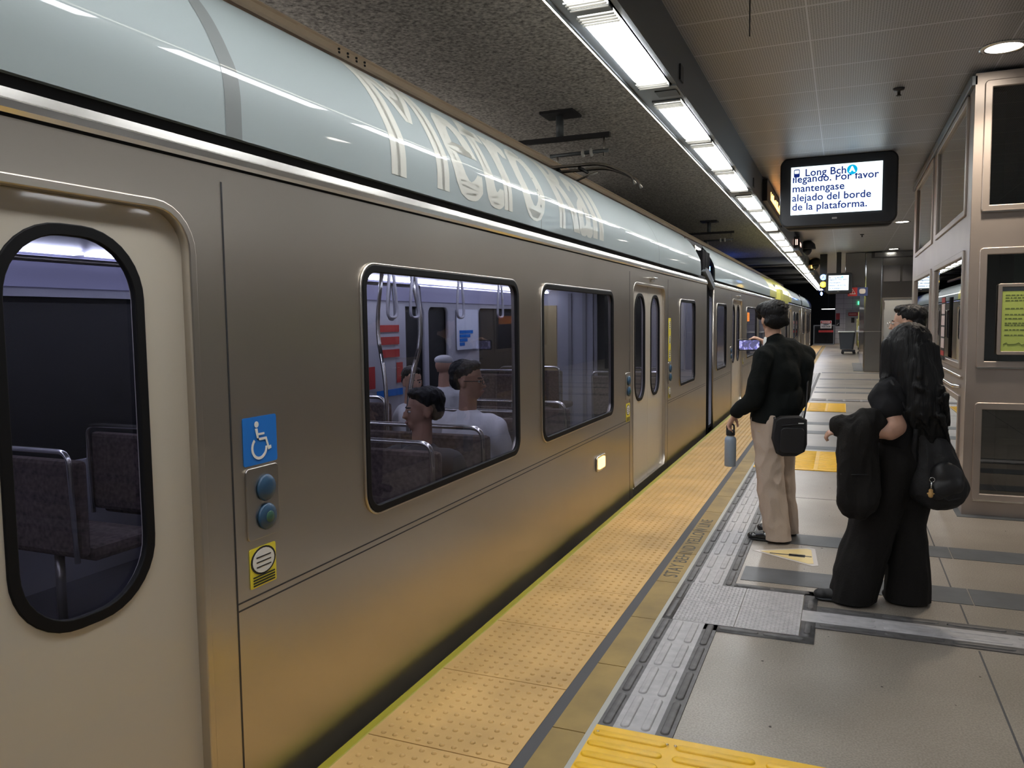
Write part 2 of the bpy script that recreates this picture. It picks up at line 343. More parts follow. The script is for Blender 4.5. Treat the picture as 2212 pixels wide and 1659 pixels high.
def edge():
    t=thing('tactile_edge_strip',(-1.3,20,0),'tan yellow truncated dome strip of square tiles running along the platform edge beside the train','tactile paving')
    # tiles with domes
    bm=bmesh.new(); y=2.44-.61*6
    tiles=[]
    while y<47:
        abox(bm,-1.625,-1.045,y+.003,y+.607,-.012,.006)
        tiles.append(y); y+=.61
    bmo('dome_tiles',bm,'dome_yellow',t)
    bm=bmesh.new()
    for y in tiles:
        near=y<14
        if y<-.7: continue
        if y>30: continue
        nx,ny=(11,11)
        for i in range(nx):
            for j in range(ny):
                x_=-1.60+(i+.5)*.0495; y_=y+.03+j*.055
                if near and y<9: dome(bm,x_,y_,.0115,.0055,.006,8)
                else: dome(bm,x_,y_,.0115,.0055,.006,4)
    tag(bmo('domes',bm,'dome_yellow',t,True),kind='stuff')
    box('edge_lip',-1.672,-1.625,-1,46.9,-.03,.004,'lime_edge',t,bev=.008)
    box('dark_joint_strip',-1.045,-.995,-1,46.9,-.012,.004,'dark_joint',t)
    bm=bmesh.new(); y=2.44-.61*5.5
    while y<46.8: abox(bm,-.995,-.865,y+.002,y+.606,-.012,.005); y+=.61
    wb=bmo('warning_band',bm,'ochre',t); tag(wb,'plain brown yellow border band with worn tiles')
    box('pale_joint_strip',-.865,-.842,-1,46.9,-.012,.004,'pale_joint',t)
    for y0 in (4.67,15.6):
        me=text_mesh('STAY BEHIND YELLOW LINE',.122,(-.895,y0,.0056),(0,1,0),(-1,0,0),th=.0006,offset=.0008,sx=.90,spacing=1.06); o=link('warning_lettering',me,'floor_text',t)
    # a fallen leaf
    bm=bmesh.new(); bar(bm,-1.42,3.98,.03,.016,.004,'X',.006,3); tag(bmo('dry_leaf',bm,'wood_tan'),'tiny dry leaf lying on the domed edge tiles','leaf')
edge()
def guide():
    # long strip: segments along Y ; dark | grey | dark with raised bars
    def seg(name,y0,y1,label):
        t=thing(name,(-.7,(y0+y1)/2,0),label,'tactile paving','guide strips beside the edge')
        box('base_plate',-.782,-.620,y0,y1,-.01,.005,'guide_grey',t); 
        bm=bmesh.new(); abox(bm,-.842,-.782,y0,y1,-.01,.005); abox(bm,-.620,-.555,y0,y1,-.01,.005); bmo('dark_border',bm,'guide_dark',t)
        g=bmesh.new(); d=bmesh.new(); L_=.265; n=max(1,round((y1-y0)/.29)); p=(y1-y0)/n
        for i in range(n):
            cy=y0+(i+.5)*p; k=5 if cy<9 else 2
            for x in (-.742,-.662): bar(g,x,cy,L_*p/.29,.036,.006,'Y',.005,k)
            for x in (-.812,-.588): bar(d,x,cy,L_*p/.29,.034,.006,'Y',.005,k)
        bmo('grey_bars',g,'guide_grey',t,True); bmo('dark_bars',d,'guide_dark',t,True)
    seg('guide_strip',2.825,4.0,'short grey and black guide strip between nearest yellow pad and bumped tiles')
    seg('guide_strip',4.62,8.52,'longer guide strip of grey and black bars from bumped tiles past the man')
    seg('guide_strip',9.8,14.05,'distant guide strip between the second and third yellow pads')
    seg('guide_strip',15.45,24,'farthest guide strip beyond the third yellow pad')
    # decision square of four diamond-bumped plates
    t=thing('decision_tile',(-.48,4.31,0),'square of four pale grey bumped tiles with a black bar border','tactile paving')
    for (x0,y0) in ((-.79,4.0),(-.48,4.0),(-.79,4.31),(-.48,4.31)):
        bm=bmesh.new(); abox(bm,x0+.002,x0+.308,y0+.002,y0+.308,-.01,.006)
        o=bmo('bumped_plate',bm,'guide_grey',t)
        b=bmesh.new()
        for i in range(15):
            for j in range(15):
                x=x0+.015+i*.0198+(j%2)*.0; y=y0+.015+j*.0198; L2=.009
                if (i+j)%2: vs=[(x-L2,y),(x,y-.004),(x+L2,y),(x,y+.004)]
                else: vs=[(x-.004,y),(x,y-L2),(x+.004,y),(x,y+L2)]
                a=[b.verts.new((p[0],p[1],.006)) for p in vs]; c=b.verts.new((x,y,.0095))
                for k in range(4): b.faces.new((a[k],a[(k+1)%4],c))
        bmo('bumps',b,'guide_grey',t)['kind']='stuff'
    bm=bmesh.new()
    abox(bm,-.842,-.79,4.0,4.62,-.01,.005)
    abox(bm,-.62,-.10,3.925,3.998,-.01,.005); abox(bm,-.168,-.10,3.998,4.21,-.01,.005); abox(bm,-.168,-.10,4.38,4.69,-.01,.005); abox(bm,-.555,-.10,4.62,4.69,-.01,.005)
    for x in (-.45,-.24): bar(bm,x,3.96,.19,.034,.006,'X',.005); bar(bm,x,4.655,.19,.034,.006,'X',.005)
    for y in (4.1,4.46): bar(bm,-.134,y,.13,.034,.006,'Y',.005)
    for y in (4.15,4.45): bar(bm,-.816,y,.26,.03,.006,'Y',.005)
    bmo('black_border',bm,'guide_dark',t,True)
    # cross strips
    for (y0,x0,label) in ((4.14,-.10,'near cross guide strip leading right from the bumped square past the woman'),(15.9,-.55,'distant cross guide strip beyond the third yellow pad')):
        t=thing('guide_strip',(2,y0+.16,0),label,'tactile paving','guide strips across the platform')
        box('base_plate',x0-.07 if y0<5 else x0,5.2,y0+.075,y0+.235,-.01,.005,'guide_grey',t)
        bm=bmesh.new(); abox(bm,x0,5.2,y0,y0+.075,-.01,.005); abox(bm,x0,5.2,y0+.235,y0+.32,-.01,.005); bmo('dark_border',bm,'guide_dark',t)
        g=bmesh.new(); d=bmesh.new(); x=x0+.15
        while x<5:
            for y in (y0+.115,y0+.195): bar(g,x,y,.26,.034,.0035,'X',.005,4)
            for y in (y0+.038,y0+.278): bar(d,x,y,.26,.034,.006,'X',.005,4)
            x+=.295
        bmo('grey_bars',g,'guide_grey',t,True); bmo('dark_bars',d,'guide_dark',t,True)
    # yellow pads
    for y0,y1,label in ((1.55,2.82,'bright yellow ribbed pad at the bottom edge of the photo'),(8.54,9.78,'bright yellow ribbed pad behind the man and woman'),(14.05,15.42,'farthest bright yellow ribbed pad on the platform')):
        t=thing('boarding_pad',(-.39,(y0+y1)/2,0),label,'tactile paving','yellow boarding pads')
        bm=bmesh.new(); abox(bm,-.842,.07,y0,y1,-.01,.008); bmo('base_plate',bm,'pad_yellow',t)
        b=bmesh.new(); y=y1-.06
        while y>y0+.03:
            for i,x in enumerate((-.70,-.39,-.08)): bar(b,x,y,.275,.038,.006,'X',.008)
            y-=.078
        bmo('ribs',b,'pad_yellow',t,True)
        s=bmesh.new()
        for x in (-.82,-.56,-.53): dome(s,x,y1-.06,.006,.003,.014,6)
        bmo('screws',s,'brass',t,True)
    # triangular warning decal
    t=thing('floor_decal',(-.3,5.35,0),'triangular cream and yellow floor sticker with a white border, beside the man','floor sticker')
    def tri(s,c=(-.275,5.42)):
        P=[(-.53,5.43),(-.18,5.62),(-.145,5.60),(-.115,5.22),(-.15,5.20)]
        return [(c[0]+(x-c[0])*s,c[1]+(y-c[1])*s) for x,y in P]
    plate('border',[tri(1)],.001,(0,0,.0012),(1,0,0),(0,1,0),'stick_border',t)
    plate('face',[tri(.82)],.001,(0,0,.0022),(1,0,0),(0,1,0),'stick_yellow',t)
    bm=bmesh.new(); abox(bm,-.42,-.16,5.39,5.41,.0024,.003); abox(bm,-.30,-.2,5.37,5.43,.0024,.003); bmo('symbol',bm,'guide_dark',t)
guide()
# =============================================================== TRAIN
TX=-1.74
PROF=[(-1.741,2.12),(-1.741,2.2),(-1.744,2.27),(-1.754,2.325),(-1.775,2.37),(-1.801,2.41),(-1.835,2.475),(-1.872,2.545),(-1.93,2.61),(-2.03,2.68),(-2.18,2.752),(-2.40,2.80)]
def cr_smooth(P,k=6):
    o=[]; Q=[P[0]]+P+[P[-1]]
    for i in range(1,len(Q)-2):
        p0,p1,p2,p3=Q[i-1:i+3]
        for j in range(k):
            t=j/k; o.append(tuple(.5*((2*p1[a])+(-p0[a]+p2[a])*t+(2*p0[a]-5*p1[a]+4*p2[a]-p3[a])*t*t+(-p0[a]+3*p1[a]-3*p2[a]+p3[a])*t**3) for a in (0,1)))
    return o+[P[-1]]
PROF=[(-1.741,2.12),(-1.741,2.20),(-1.7425,2.26),(-1.753,2.325),(-1.775,2.375),(-1.808,2.44),(-1.855,2.515),(-1.92,2.59),(-2.02,2.668),(-2.18,2.742),(-2.40,2.79)]
PROF=cr_smooth(PROF)
ARC=[0]
for a,b in zip(PROF,PROF[1:]): ARC.append(ARC[-1]+math.hypot(b[0]-a[0],b[1]-a[1]))
def onprof(s,off=0):
    for i in range(len(PROF)-1):
        if s<=ARC[i+1] or i==len(PROF)-2:
            t=(s-ARC[i])/(ARC[i+1]-ARC[i]); a,b=PROF[i],PROF[i+1]; dx,dz=b[0]-a[0],b[1]-a[1]; l=math.hypot(dx,dz)
            return a[0]+dx*t+off*dz/l, a[1]+dz*t-off*dx/l
def rings_y(bm,ys,prof):
    pass
def profnormals(me):
    c=bpy.data.objects
    return
def roof(name,y0,y1,m,parent,shift=0,taper=None,off=0,s0=0,s1=None):
    """cowl shell; taper=(yA,yB): inset grows from yA to yB (cab noses)"""
    bm=bmesh.new(); S_=[i/40*ARC[-1] for i in range(41)] 
    if s1: S_=[s0+(s1-s0)*i/40 for i in range(41)]
    ys=[y0,y1] if not taper else [y0+(y1-y0)*i/14 for i in range(15)]
    rows=[]
    for y in ys:
        ins=0
        if taper: t=min(1,max(0,(y-taper[0])/(taper[1]-taper[0]))); ins=.55*t*t
        rows.append([Vector((onprof(s,off)[0]-ins*(.35+.65*s/ARC[-1]),y,onprof(s,off)[1]-ins*.5*s/ARC[-1])) for s in S_])
    vs=[[bm.verts.new(p) for p in r] for r in rows]
    for a,b in zip(vs,vs[1:]):
        for i in range(len(a)-1): bm.faces.new((a[i],b[i],b[i+1],a[i+1]))
    o=bmo(name,bm,m,parent,True); md=o.modifiers.new('solid','SOLIDIFY'); md.thickness=.02 if not off else .002; md.offset=0; md.use_rim=False; profnormals(o.data)
    return o
def window(y0,y1,z0,z1,parent,r=.09,x=TX,gl='train_glass'):
    f=sideplate('window_frame',[rr(y0,y1,z0,z1,r),rr(y0+.024,y1-.024,z0+.024,z1-.024,r-.02)],x+.004,.02,'rubber',parent,bevel=.004)
    sideplate('window_glass',[rr(y0+.02,y1-.02,z0+.02,z1-.02,r-.018)],x-.008,.006,gl,f)
    sideplate('window_trim',[rr(y0-.008,y1+.008,z0-.008,z1+.008,r+.008),rr(y0-.001,y1+.001,z0-.001,z1+.001,r)],x+.005,.012,'steel_plain',f,bevel=.003)
    return f
def door(y0,y1,parent,leafs=2):
    # recessed plug doors
    x=TX-.045; zt=1.88; mid=(y0+y1)/2
    fr=sideplate('door_frame',[rr(y0-.014,y1+.014,-.02,zt+.014,.14),rr(y0+.004,y1-.004,.0,zt-.004,.12)],TX-.022,.05,'steel',parent,bevel=.004)
    for a,b in ((y0+.006,mid-.004),(mid+.004,y1-.006)):
        c=(a+b)/2+(.02 if b<=mid else -.02); w_=.20
        lf=sideplate('door_leaf',[rr(a,b,.02,zt-.01,.03),rr(c-w_,c+w_,.80,1.79,.17,9)],x,.03,'door_paint',parent,bevel=.004)
        sideplate('door_gasket',[rr(c-w_-.01,c+w_+.01,.79,1.80,.18,9),rr(c-w_+.014,c+w_-.014,.814,1.776,.16,9)],x+.012,.018,'rubber',lf,bevel=.003)
        sideplate('door_glass',[rr(c-w_+.01,c+w_-.01,.81,1.78,.165,9)],x,.006,'door_glass',lf)
    sideplate('door_sill',[rr(y0,y1,-.05,.02,.01)],TX-.03,.07,'steel_plain',parent)
    # door camera / hood
    bm=bmesh.new(); abox(bm,TX,TX+.05,mid-.07,mid+.07,1.945,1.962,.004); abox(bm,TX,TX+.03,mid-.02,mid+.04,1.915,1.945,.004); bmo('door_camera',bm,'steel_bright',parent)
def buttons(yc,parent,tall=False):
    pn=sideplate('button_panel',[rr(yc-.075,yc+.075,.86,1.09,.012)],TX+.003,.008,'steel_plain',parent,bevel=.002)
    for z in (1.02,.925):
        b=lathe('door_button',[(.04,0),(.044,.006),(.04,.012),(.02,.018),(.005,.018)],(TX+.006,yc+.01,z),'button_blue',pn,20,'X')
        if z<1: lathe('button_face',[(.02,0),(.018,.003),(.004,.003)],(TX+.023,yc+.01,z),'button_green',pn,16,'X')
def notice(y0,y1,z0,z1,parent,strip=False):
    s=sideplate('notice',[rr(y0,y1,z0,z1,.006)],TX+.002,.002,'sign_yellow',parent)
    if strip:
        n=3; h=(z1-z0)/n
        for i in range(n):
            z=z0+h*i; sideplate('notice_oval',[rr(y0+.03,y1-.03,z+.03,z+h-.03,.04)],TX+.0045,.001,'sign_white',s)
            bm=bmesh.new()
            for k in range(4): abox(bm,TX+.0052,TX+.0058,(y0+y1)/2-.025+.004*k,(y0+y1)/2+.02,z+.05+k*.02,z+.058+k*.02)
            bmo('notice_print',bm,'black',s)
    else:
        zc=z0+(z1-z0)*.64
        P=[((y0+y1)/2+.052*math.cos(a),zc+.04*math.sin(a)) for a in [k*PI/12 for k in range(24)]]
        P2=[((y0+y1)/2+.060*math.cos(a),zc+.046*math.sin(a)) for a in [k*PI/12 for k in range(24)]]
        sideplate('notice_ring',[P2],TX+.0038,.001,'black',s); sideplate('notice_oval',[P],TX+.0048,.001,'sign_white',s)
        bm=bmesh.new()
        for k in range(4): abox(bm,TX+.0052,TX+.0058,y0+.01,y1-.01,z0+.006+k*.009,z0+.011+k*.009)
        for k in range(3): abox(bm,TX+.0055,TX+.006,(y0+y1)/2-.035,(y0+y1)/2+.035,zc-.02+k*.016,zc-.016+k*.016)
        bmo('notice_print',bm,'black',s)
def section(y0,y1,parent,wins,doors,detail=True,far=None,lit=True,nose0=False,nose1=False):
    def seg_wall(name,hl,x,th,zb,zt,m):
        hl=sorted(hl,key=lambda h:h[0]); cuts_=[y0]+[(p[1]+q[0])/2 for p,q in zip(hl,hl[1:])]+[y1]; bm=bmesh.new()
        for (a,b,lp),c0,c1 in zip(hl,cuts_,cuts_[1:]):
            me=plate_mesh([[(c0,zb),(c1,zb),(c1,zt),(c0,zt)],lp],th,(x,0,0),*YZ); bm.from_mesh(me); bpy.data.meshes.remove(me)
        bmesh.ops.remove_doubles(bm,verts=bm.verts,dist=.0005)
        return bmo(name,bm,m,parent)
    hl=[(a,b,rr(a+.015,b-.015,c+.015,d-.015,.08)) for a,b,c,d in wins]+[(a,b,rr(a,b,.0,1.885,.13)) for a,b in doors]
    seg_wall('side_panel',hl,TX-.015,.03,-.42,2.022,'steel')
    # gutter rail, black shadow gap, groove
    bm=bmesh.new(); abox(bm,TX-.05,TX-.006,y0,y1,2.012,2.03); abox(bm,TX-.09,TX-.02,y0,y1,2.085,2.135); bmo('shadow_gap',bm,'black_gap',parent)
    bm=bmesh.new(); ring_loft(bm,[[Vector((TX+p[0],y,p[1])) for p in ((-.03,2.028),(.004,2.03),(.012,2.04),(.012,2.058),(.004,2.064),(-.002,2.088),(-.03,2.092))] for y in (y0,y1)]); bmo('gutter_rail',bm,'steel_bright',parent)
    roof('roof_cowl',y0,(10.6 if abs(y1-11.15)<.01 else y1),'cowl_paint',parent)
    box('skirt_step',TX-.03,TX+.012,y0,y1,-.44,-.12,'dark_metal',parent)
    if detail:
        bm=bmesh.new()
        segs=[]; c=y0
        for a,b in sorted(doors): segs.append((c,a-.13)); c=b+.13
        segs.append((c,y1-.05))
        for a,b in segs:
            for z in (.672,.648): 
                if b>a: abox(bm,TX-.002,TX+.0015,a,b,z-.0025,z+.0025)
        bmo('belt_seam',bm,'dark_metal',parent)
        bm=bmesh.new()
        for a,b in sorted(doors):
            for y in (a-.13,b+.13): abox(bm,TX-.002,TX+.0015,y-.003,y+.003,-.1,1.98)
        bmo('panel_seam',bm,'dark_metal',parent)
    for a,b,c,d in wins: window(a,b,c,d,parent)
    for a,b in doors: door(a,b,parent)
    # interior shell
    box('floor_panel',-4.4,TX-.08,y0+.02,y1-.02,-.06,-.02,'interior_floor',parent)
    bm=bmesh.new()
    fw=[(a,b) for a,b,_,_ in wins]
    seg_wall('far_side_wall',[(a,b,rr(a,b,.72 if b-a>.6 else .12,1.73,.08)) for a,b in (far or fw)],-4.4,.04,-.42,2.0,'interior_white')
    sideplate('far_glazing',[[(y0+.1,.7),(y1-.1,.7),(y1-.1,1.78),(y0+.1,1.78)]],-4.44,.01,'black',parent)
    bm=bmesh.new(); ring_loft(bm,[[Vector((x,y,z)) for x,z in ((-4.38,1.80),(-4.05,1.97),(-3.6,2.06),(-2.6,2.06),(-2.1,1.99),(-1.80,1.86),(-1.80,1.88),(-2.1,2.01),(-2.6,2.09),(-3.6,2.09),(-4.06,2.0),(-4.39,1.83))] for y in (y0+.02,y1-.02)]); bmo('inner_ceiling',bm,'interior_white',parent)
    bm=bmesh.new(); ring_loft(bm,[[Vector((x,y,z)) for x,z in ((-4.36,1.785),(-4.08,1.93),(-4.09,1.945),(-4.37,1.80))] for y in (y0+.05,y1-.05)]); bmo('cove_panel',bm,'interior_panel',parent)
    if lit:
        y=y0+.3; bm=bmesh.new(); 
        while y<y1-.3: abox(bm,-4.06,-3.98,y,min(y+1.35,y1-.2),1.955,1.972); abox(bm,-2.16,-2.10,y,min(y+1.35,y1-.2),1.965,1.98); y+=1.42
        bmo('light_strips',bm,'interior_light',parent)
def seats(parent,rows):
    for (y,x0,x1) in rows:
        st_=thing_part=None
        bm=bmesh.new(); abox(bm,x0,x1,y,y+.42,.38,.46,.03); base=bmo('passenger_seat',bm,'seat_fabric',parent)
        bm=bmesh.new(); abox(bm,x0,x1,y-.07,y-.01,.42,.90,.025); bmo('seat_back',bm,'seat_fabric',base)
        tube('grab_frame',bend([(x0+.02,y-.08,.4),(x0+.02,y-.10,.95),(x1-.02,y-.10,.95),(x1-.02,y-.08,.4)],.07),.014,'steel_bright',base)
        tube('seat_leg',[((x0+x1)/2,y+.15,-.02),((x0+x1)/2,y+.15,.38)],.025,'steel_plain',base)
def strap(parent,x,y,z=1.88):
    bm=bmesh.new(); atube(bm,bend([(x,y-.012,z),(x,y-.045,z-.2),(x,y-.05,z-.3),(x,y+.05,z-.3),(x,y+.045,z-.2),(x,y+.012,z)],.04),.009,8); bmo('hanging_strap',bm,'interior_white',parent,True)
def train():
    A=thing('train_car',(-3.05,4,-1.0),'near silver train car with pale blue roof band, big windows and seated riders','train','silver train cars')
    wA=[(2.64,4.25,.785,1.78),(4.64,6.30,.785,1.78),(9.17,10.19,.785,1.78),(-2.4,-.8,.785,1.78)]
    section(-5.5,11.15,A,wA,[(.40,1.775),(7.0,8.40),(-5.0,-3.6)],far=[(-5,-3.2),(-2.4,1.5),(2.9,4.3),(4.5,6.4),(7.42,7.93),(8.02,8.52),(9.38,10.9)])
    section(11.82,23.3,A,[(12.05,13.1,.785,1.78),(16.0,17.9,.785,1.78),(18.4,20.2,.785,1.78)],[(13.9,15.3),(20.9,22.3)])
    # dark seam and thin seam on the cowl
    roof('cowl_seam_strip',1.925,1.995,'cowl_seam',A,off=.0102); roof('cowl_seam_strip',4.63,4.645,'cowl_seam',A,off=.0102); roof('cowl_seam_strip',8.03,8.045,'cowl_seam',A,off=.0102)
    # yellow cab ends
    roof('cab_end_cowl',23.3,24.35,'yellow_paint',A,taper=(23.3,24.35),off=.004); roof('yellow_band',21.2,23.31,'yellow_paint',A,off=.0115)
    sideplate('cab_end_panel',[[(23.3,-.4),(24.1,-.4),(24.2,.9),(24.3,2.09),(23.3,2.09)]],TX-.02,.03,'steel',A)
    box('cab_end_wall',-4.3,-1.78,23.25,23.3,-.4,2.5,'interior_grey',A)
    # articulation
    art=box('articulation_bellows',-4.2,-1.86,11.1,11.87,-.6,2.05,'black_gap',A); box('gap_hood',-4.2,-1.92,10.5,11.9,2.1,2.62,'black_gap',A)
    bm=bmesh.new()
    for i in range(7): abox(bm,-4.1,-1.80,11.17+i*.095,11.20+i*.095,-.5,2.5)
    bmo('bellows_fold',bm,'rubber',art)
    bm=bmesh.new(); ring_loft(bm,[[Vector((x,y,z)) for x,z in ((-1.86,2.42),(-1.74,2.10),(-1.76,2.08),(-1.90,2.40))] for y in (11.45,11.8)]); bmo('hinge_cover',bm,'housing',A)
    bm=bmesh.new(); ring_loft(bm,[[Vector((-1.735,11.0,2.2)),Vector((-1.735,11.8,1.98)),Vector((-1.735,11.86,2.04)),Vector((-1.735,11.2,2.24))],[Vector((-1.80,11.0,2.2)),Vector((-1.80,11.8,1.98)),Vector((-1.80,11.86,2.04)),Vector((-1.80,11.2,2.24))]]); bmo('hinge_arm',bm,'housing',A)
    bm=bmesh.new(); 
    for y,z in ((11.0,2.50),(11.2,2.42),(11.45,2.34),(11.3,2.2)): abox(bm,-1.95,-1.87,y-.03,y+.03,z-.06,z+.06,.01)
    abox(bm,-2.1,-1.9,11.15,11.6,2.52,2.56); bmo('cable_clamps',bm,'steel_bright',A)
    # end bulkheads of near section
    bm=bmesh.new(); abox(bm,-4.38,-3.35,11.08,11.12,-.02,2.0); abox(bm,-2.6,-1.8,11.08,11.12,-.02,2.0); bmo('bulkhead',bm,'interior_white',A); box('bulkhead_poster',-4.3,-3.9,11.06,11.078,.5,1.78,'poster_ochre',A)
    bm=bmesh.new()
    for x_ in (-3.72,-3.5,-3.33): abox(bm,x_,x_+.05,11.055,11.078,0,1.95)
    bmo('bulkhead_trim',bm,'interior_grey',A)
    # side marks near door 1
    s=sideplate('accessibility_sign',[rr(1.955,2.115,1.10,1.255,.008)],TX+.002,.002,'sign_blue',A)
    cy,cz=2.035,1.175; bm=bmesh.new()
    x=TX+.0045
    K=lambda lp: plate_mesh([lp],.001,(x,0,0),*YZ)
    def addp(lps):
        for lp in lps:
            me=plate_mesh(lp,.001,(x,0,0),*YZ); bm.from_mesh(me); bpy.data.meshes.remove(me)
    circ=lambda cy_,cz_,r,a0=0,a1=2*PI,n=24:[(cy_+r*math.cos(a0+(a1-a0)*k/n),cz_+r*math.sin(a0+(a1-a0)*k/n)) for k in range(n+(0 if abs(a1-a0-2*PI)<.01 else 1))]
    arc=lambda cy_,cz_,r,r2,a0,a1:circ(cy_,cz_,r,a0,a1)+circ(cy_,cz_,r2,a1,a0)
    addp([[circ(cy-.018,cz+.055,.010)],[arc(cy-.008,cz-.022,.038,.029,PI*.72,PI*2.02)],[[(cy-.026,cz+.042),(cy-.014,cz+.042),(cy-.008,cz+.002),(cy+.022,cz+.002),(cy+.034,cz-.034),(cy+.050,cz-.030),(cy+.048,cz-.020),(cy+.039,cz-.022),(cy+.028,cz+.010),(cy-.018,cz+.010)]],[[(cy-.012,cz+.026),(cy+.018,cz+.026),(cy+.018,cz+.019),(cy-.012,cz+.019)]]])
    bmo('wheelchair_symbol',bm,'white',s)
    buttons(2.035,A); notice(1.965,2.09,.70,.83,A)
    buttons(6.80,A); notice(6.74,6.87,.66,.82,A); buttons(8.62,A); notice(8.55,8.68,1.10,1.57,A,True); notice(8.56,8.67,.70,.82,A)
    buttons(13.72,A); notice(15.45,15.58,.7,.82,A)
    # side marker lamps
    for y in (5.93,17.3):
        mk=sideplate('marker_lamp',[rr(y-.11,y+.11,.385,.50,.02)],TX+.008,.012,'steel_bright',A,bevel=.003); sideplate('lamp_lens',[rr(y-.085,y+.085,.40,.485,.015)],TX+.018,.006,'led_amber',mk)
    # orange route display inside second section
    d=sideplate('route_display',[rr(16.1,17.0,1.5,1.68,.02)],TX-.05,.01,'led_orange',A)
    # letters on the curved cowl
    me=text_mesh('Metro Rail',.62,(0,0,0),(1,0,0),(0,1,0),th=0,offset=0)
    bm=bmesh.new(); bm.from_mesh(me)
    for dx in (-.020,-.010,.010,.020):
        m2=me.copy(); m2.transform(Matrix.Translation((dx,0,abs(dx)*.004))); bm.from_mesh(m2); bpy.data.meshes.remove(m2)
    ymax=max(v.co.y for v in bm.verts); ymin=min(v.co.y for v in bm.verts); xmin=min(v.co.x for v in bm.verts); xmax=max(v.co.x for v in bm.verts)
    for i in range(1,24):
        yy=ymin+(ymax-ymin)*i/24; bmesh.ops.bisect_plane(bm,geom=bm.verts[:]+bm.edges[:]+bm.faces[:],plane_co=(0,yy,0),plane_no=(0,1,0))
    for v in bm.verts:
        s_=.045+(v.co.y-0)/(ymax)*.70; yy=2.88+(v.co.x-xmin)/(xmax-xmin)*(6.02-2.88)
        X,Z=onprof(max(s_,.01),.0112+v.co.z); v.co=Vector((X,yy,Z))
    me2=bpy.data.meshes.new('letters'); bm.to_mesh(me2); bm.free(); lo=link('roof_lettering',me2,'letter_white',A,True); og=WL[lo.name]
    def pn(z):
        b_=min(range(len(PROF)-1),key=lambda i:abs((PROF[i][1]+PROF[i+1][1])/2-z)); i0=max(b_-1,0); i1=min(b_+2,len(PROF)-1)
        dx,dz=PROF[i1][0]-PROF[i0][0],PROF[i1][1]-PROF[i0][1]; return Vector((dz,0,-dx)).normalized()
    for p in me2.polygons:
        if p.normal.x<0: p.flip()
    me2.normals_split_custom_set_from_vertices([pn(v.co.z+og.z) for v in me2.vertices])
    # interior
    rows=[]
    for y in (2.75,3.55,4.15,4.95,5.6): rows.append((y,-2.75,-1.86)); rows.append((y,-4.3,-3.4))
    for y in (9.1,9.9,-2.0,-1.2): rows.append((y,-2.75,-1.86)); rows.append((y,-4.3,-3.4))
    for y in (.45,1.25): rows.append((y-.1,-4.3,-3.4))
    for y in (12.2,16.2,17.1,18.6,19.4): rows.append((y,-4.3,-3.4))
    seats(A,rows)
    for x,y in ((-2.3,3.8),(-2.3,4.05),(-2.3,4.65),(-3.7,5.6),(-3.7,6.6),(-2.3,2.2),(-2.9,.95),(-3.3,1.25),(-2.3,5.3),(-3.7,6.1),(-2.9,7.5),(-2.3,12.5)): strap(A,x,y)
    for x,y in ((-2.75,2.5),(-3.4,3.3),(-2.75,4.72),(-3.4,5.5),(-2.6,.9),(-2.75,6.6),(-3.4,8.8),(-2.7,9.9),(-2.1,1.9)):
        tube('stanchion_pole',bend([(x,y,-.02),(x,y,1.1),(x+(.12 if x>-3 else -.12),y+.05,1.5),(x,y,2.05)],.3),.017,'steel_bright',A)
    for x in (-2.3,-3.7): tube('ceiling_rail',[(x,-2,1.89),(x,6.6,1.89)],.016,'steel_plain',A)
    # notices inside
    m1=sideplate('wall_map',[rr(8.70,9.30,1.21,1.71,.01)],-4.36,.01,'map_white',A); bm=bmesh.new(); 
    for k in range(4): abox(bm,-4.352,-4.350,8.76,8.9+.08*k,1.26+.05*k,1.30+.05*k)
    bmo('map_print',bm,'sign_blue',m1)
    p=sideplate('inner_partition',[rr(6.55,7.35,.0,1.75,.03)],-4.30,.02,'interior_white',A)
    bm=bmesh.new(); abox(bm,-4.286,-4.28,6.82,7.2,1.46,1.53); abox(bm,-4.286,-4.28,6.82,7.2,1.33,1.41); abox(bm,-4.286,-4.28,6.82,7.2,1.20,1.28); abox(bm,-4.286,-4.28,6.60,6.72,.90,1.12); abox(bm,-4.286,-4.28,7.14,7.26,.93,1.14); bmo('red_notices',bm,'sign_red',p)
    bm=bmesh.new(); abox(bm,-4.286,-4.28,6.75,7.25,.80,.87); bmo('blue_notice',bm,'sign_blue',p)
    # pantograph
    pg=box('pantograph_base',-3.6,-2.6,8.0,9.6,2.80,2.86,'dark_metal',A)
    tube('pantograph_arm',[(-3.0,8.2,2.85),(-3.0,9.4,3.0),(-3.0,8.6,3.24)],.03,'dark_metal',pg)
    for dy in (0,.28):
        tube('contact_strip',bend([(-4.0,8.45+dy,3.08),(-3.75,8.45+dy,3.25),(-2.45,8.45+dy,3.25),(-2.12,8.45+dy,3.10),(-2.08,8.45+dy,3.0)],.12),.018,'steel_plain',pg)
    tube('contact_brace',[(-2.7,8.45,3.22),(-2.7,8.73,3.22)],.02,'dark_metal',pg); tube('contact_brace',[(-2.5,8.45,3.16),(-2.9,8.6,3.08),(-3.0,8.6,3.2)],.012,'steel_plain',pg)
    # second and third cars
    B=thing('train_car',(-3.05,31,-1.0),'second silver train car with yellow cab end, beyond the near one','train','silver train cars')
    section(25.3,37.6,B,[(27.0,28.0,.785,1.78),(31.5,33,.785,1.78),(33.4,34.9,.785,1.78)],[(29.0,30.4),(35.6,37.0)],detail=False)
    section(38.3,49.5,B,[(39.4,40.4,.785,1.78),(43.4,44.9,.785,1.78),(45.3,46.6,.785,1.78)],[(41.2,42.6),(47.2,48.6)],detail=False)
    o=roof('yellow_band',25.3,30.2,'yellow_paint',B,off=.0115)
    bm=bmesh.new()
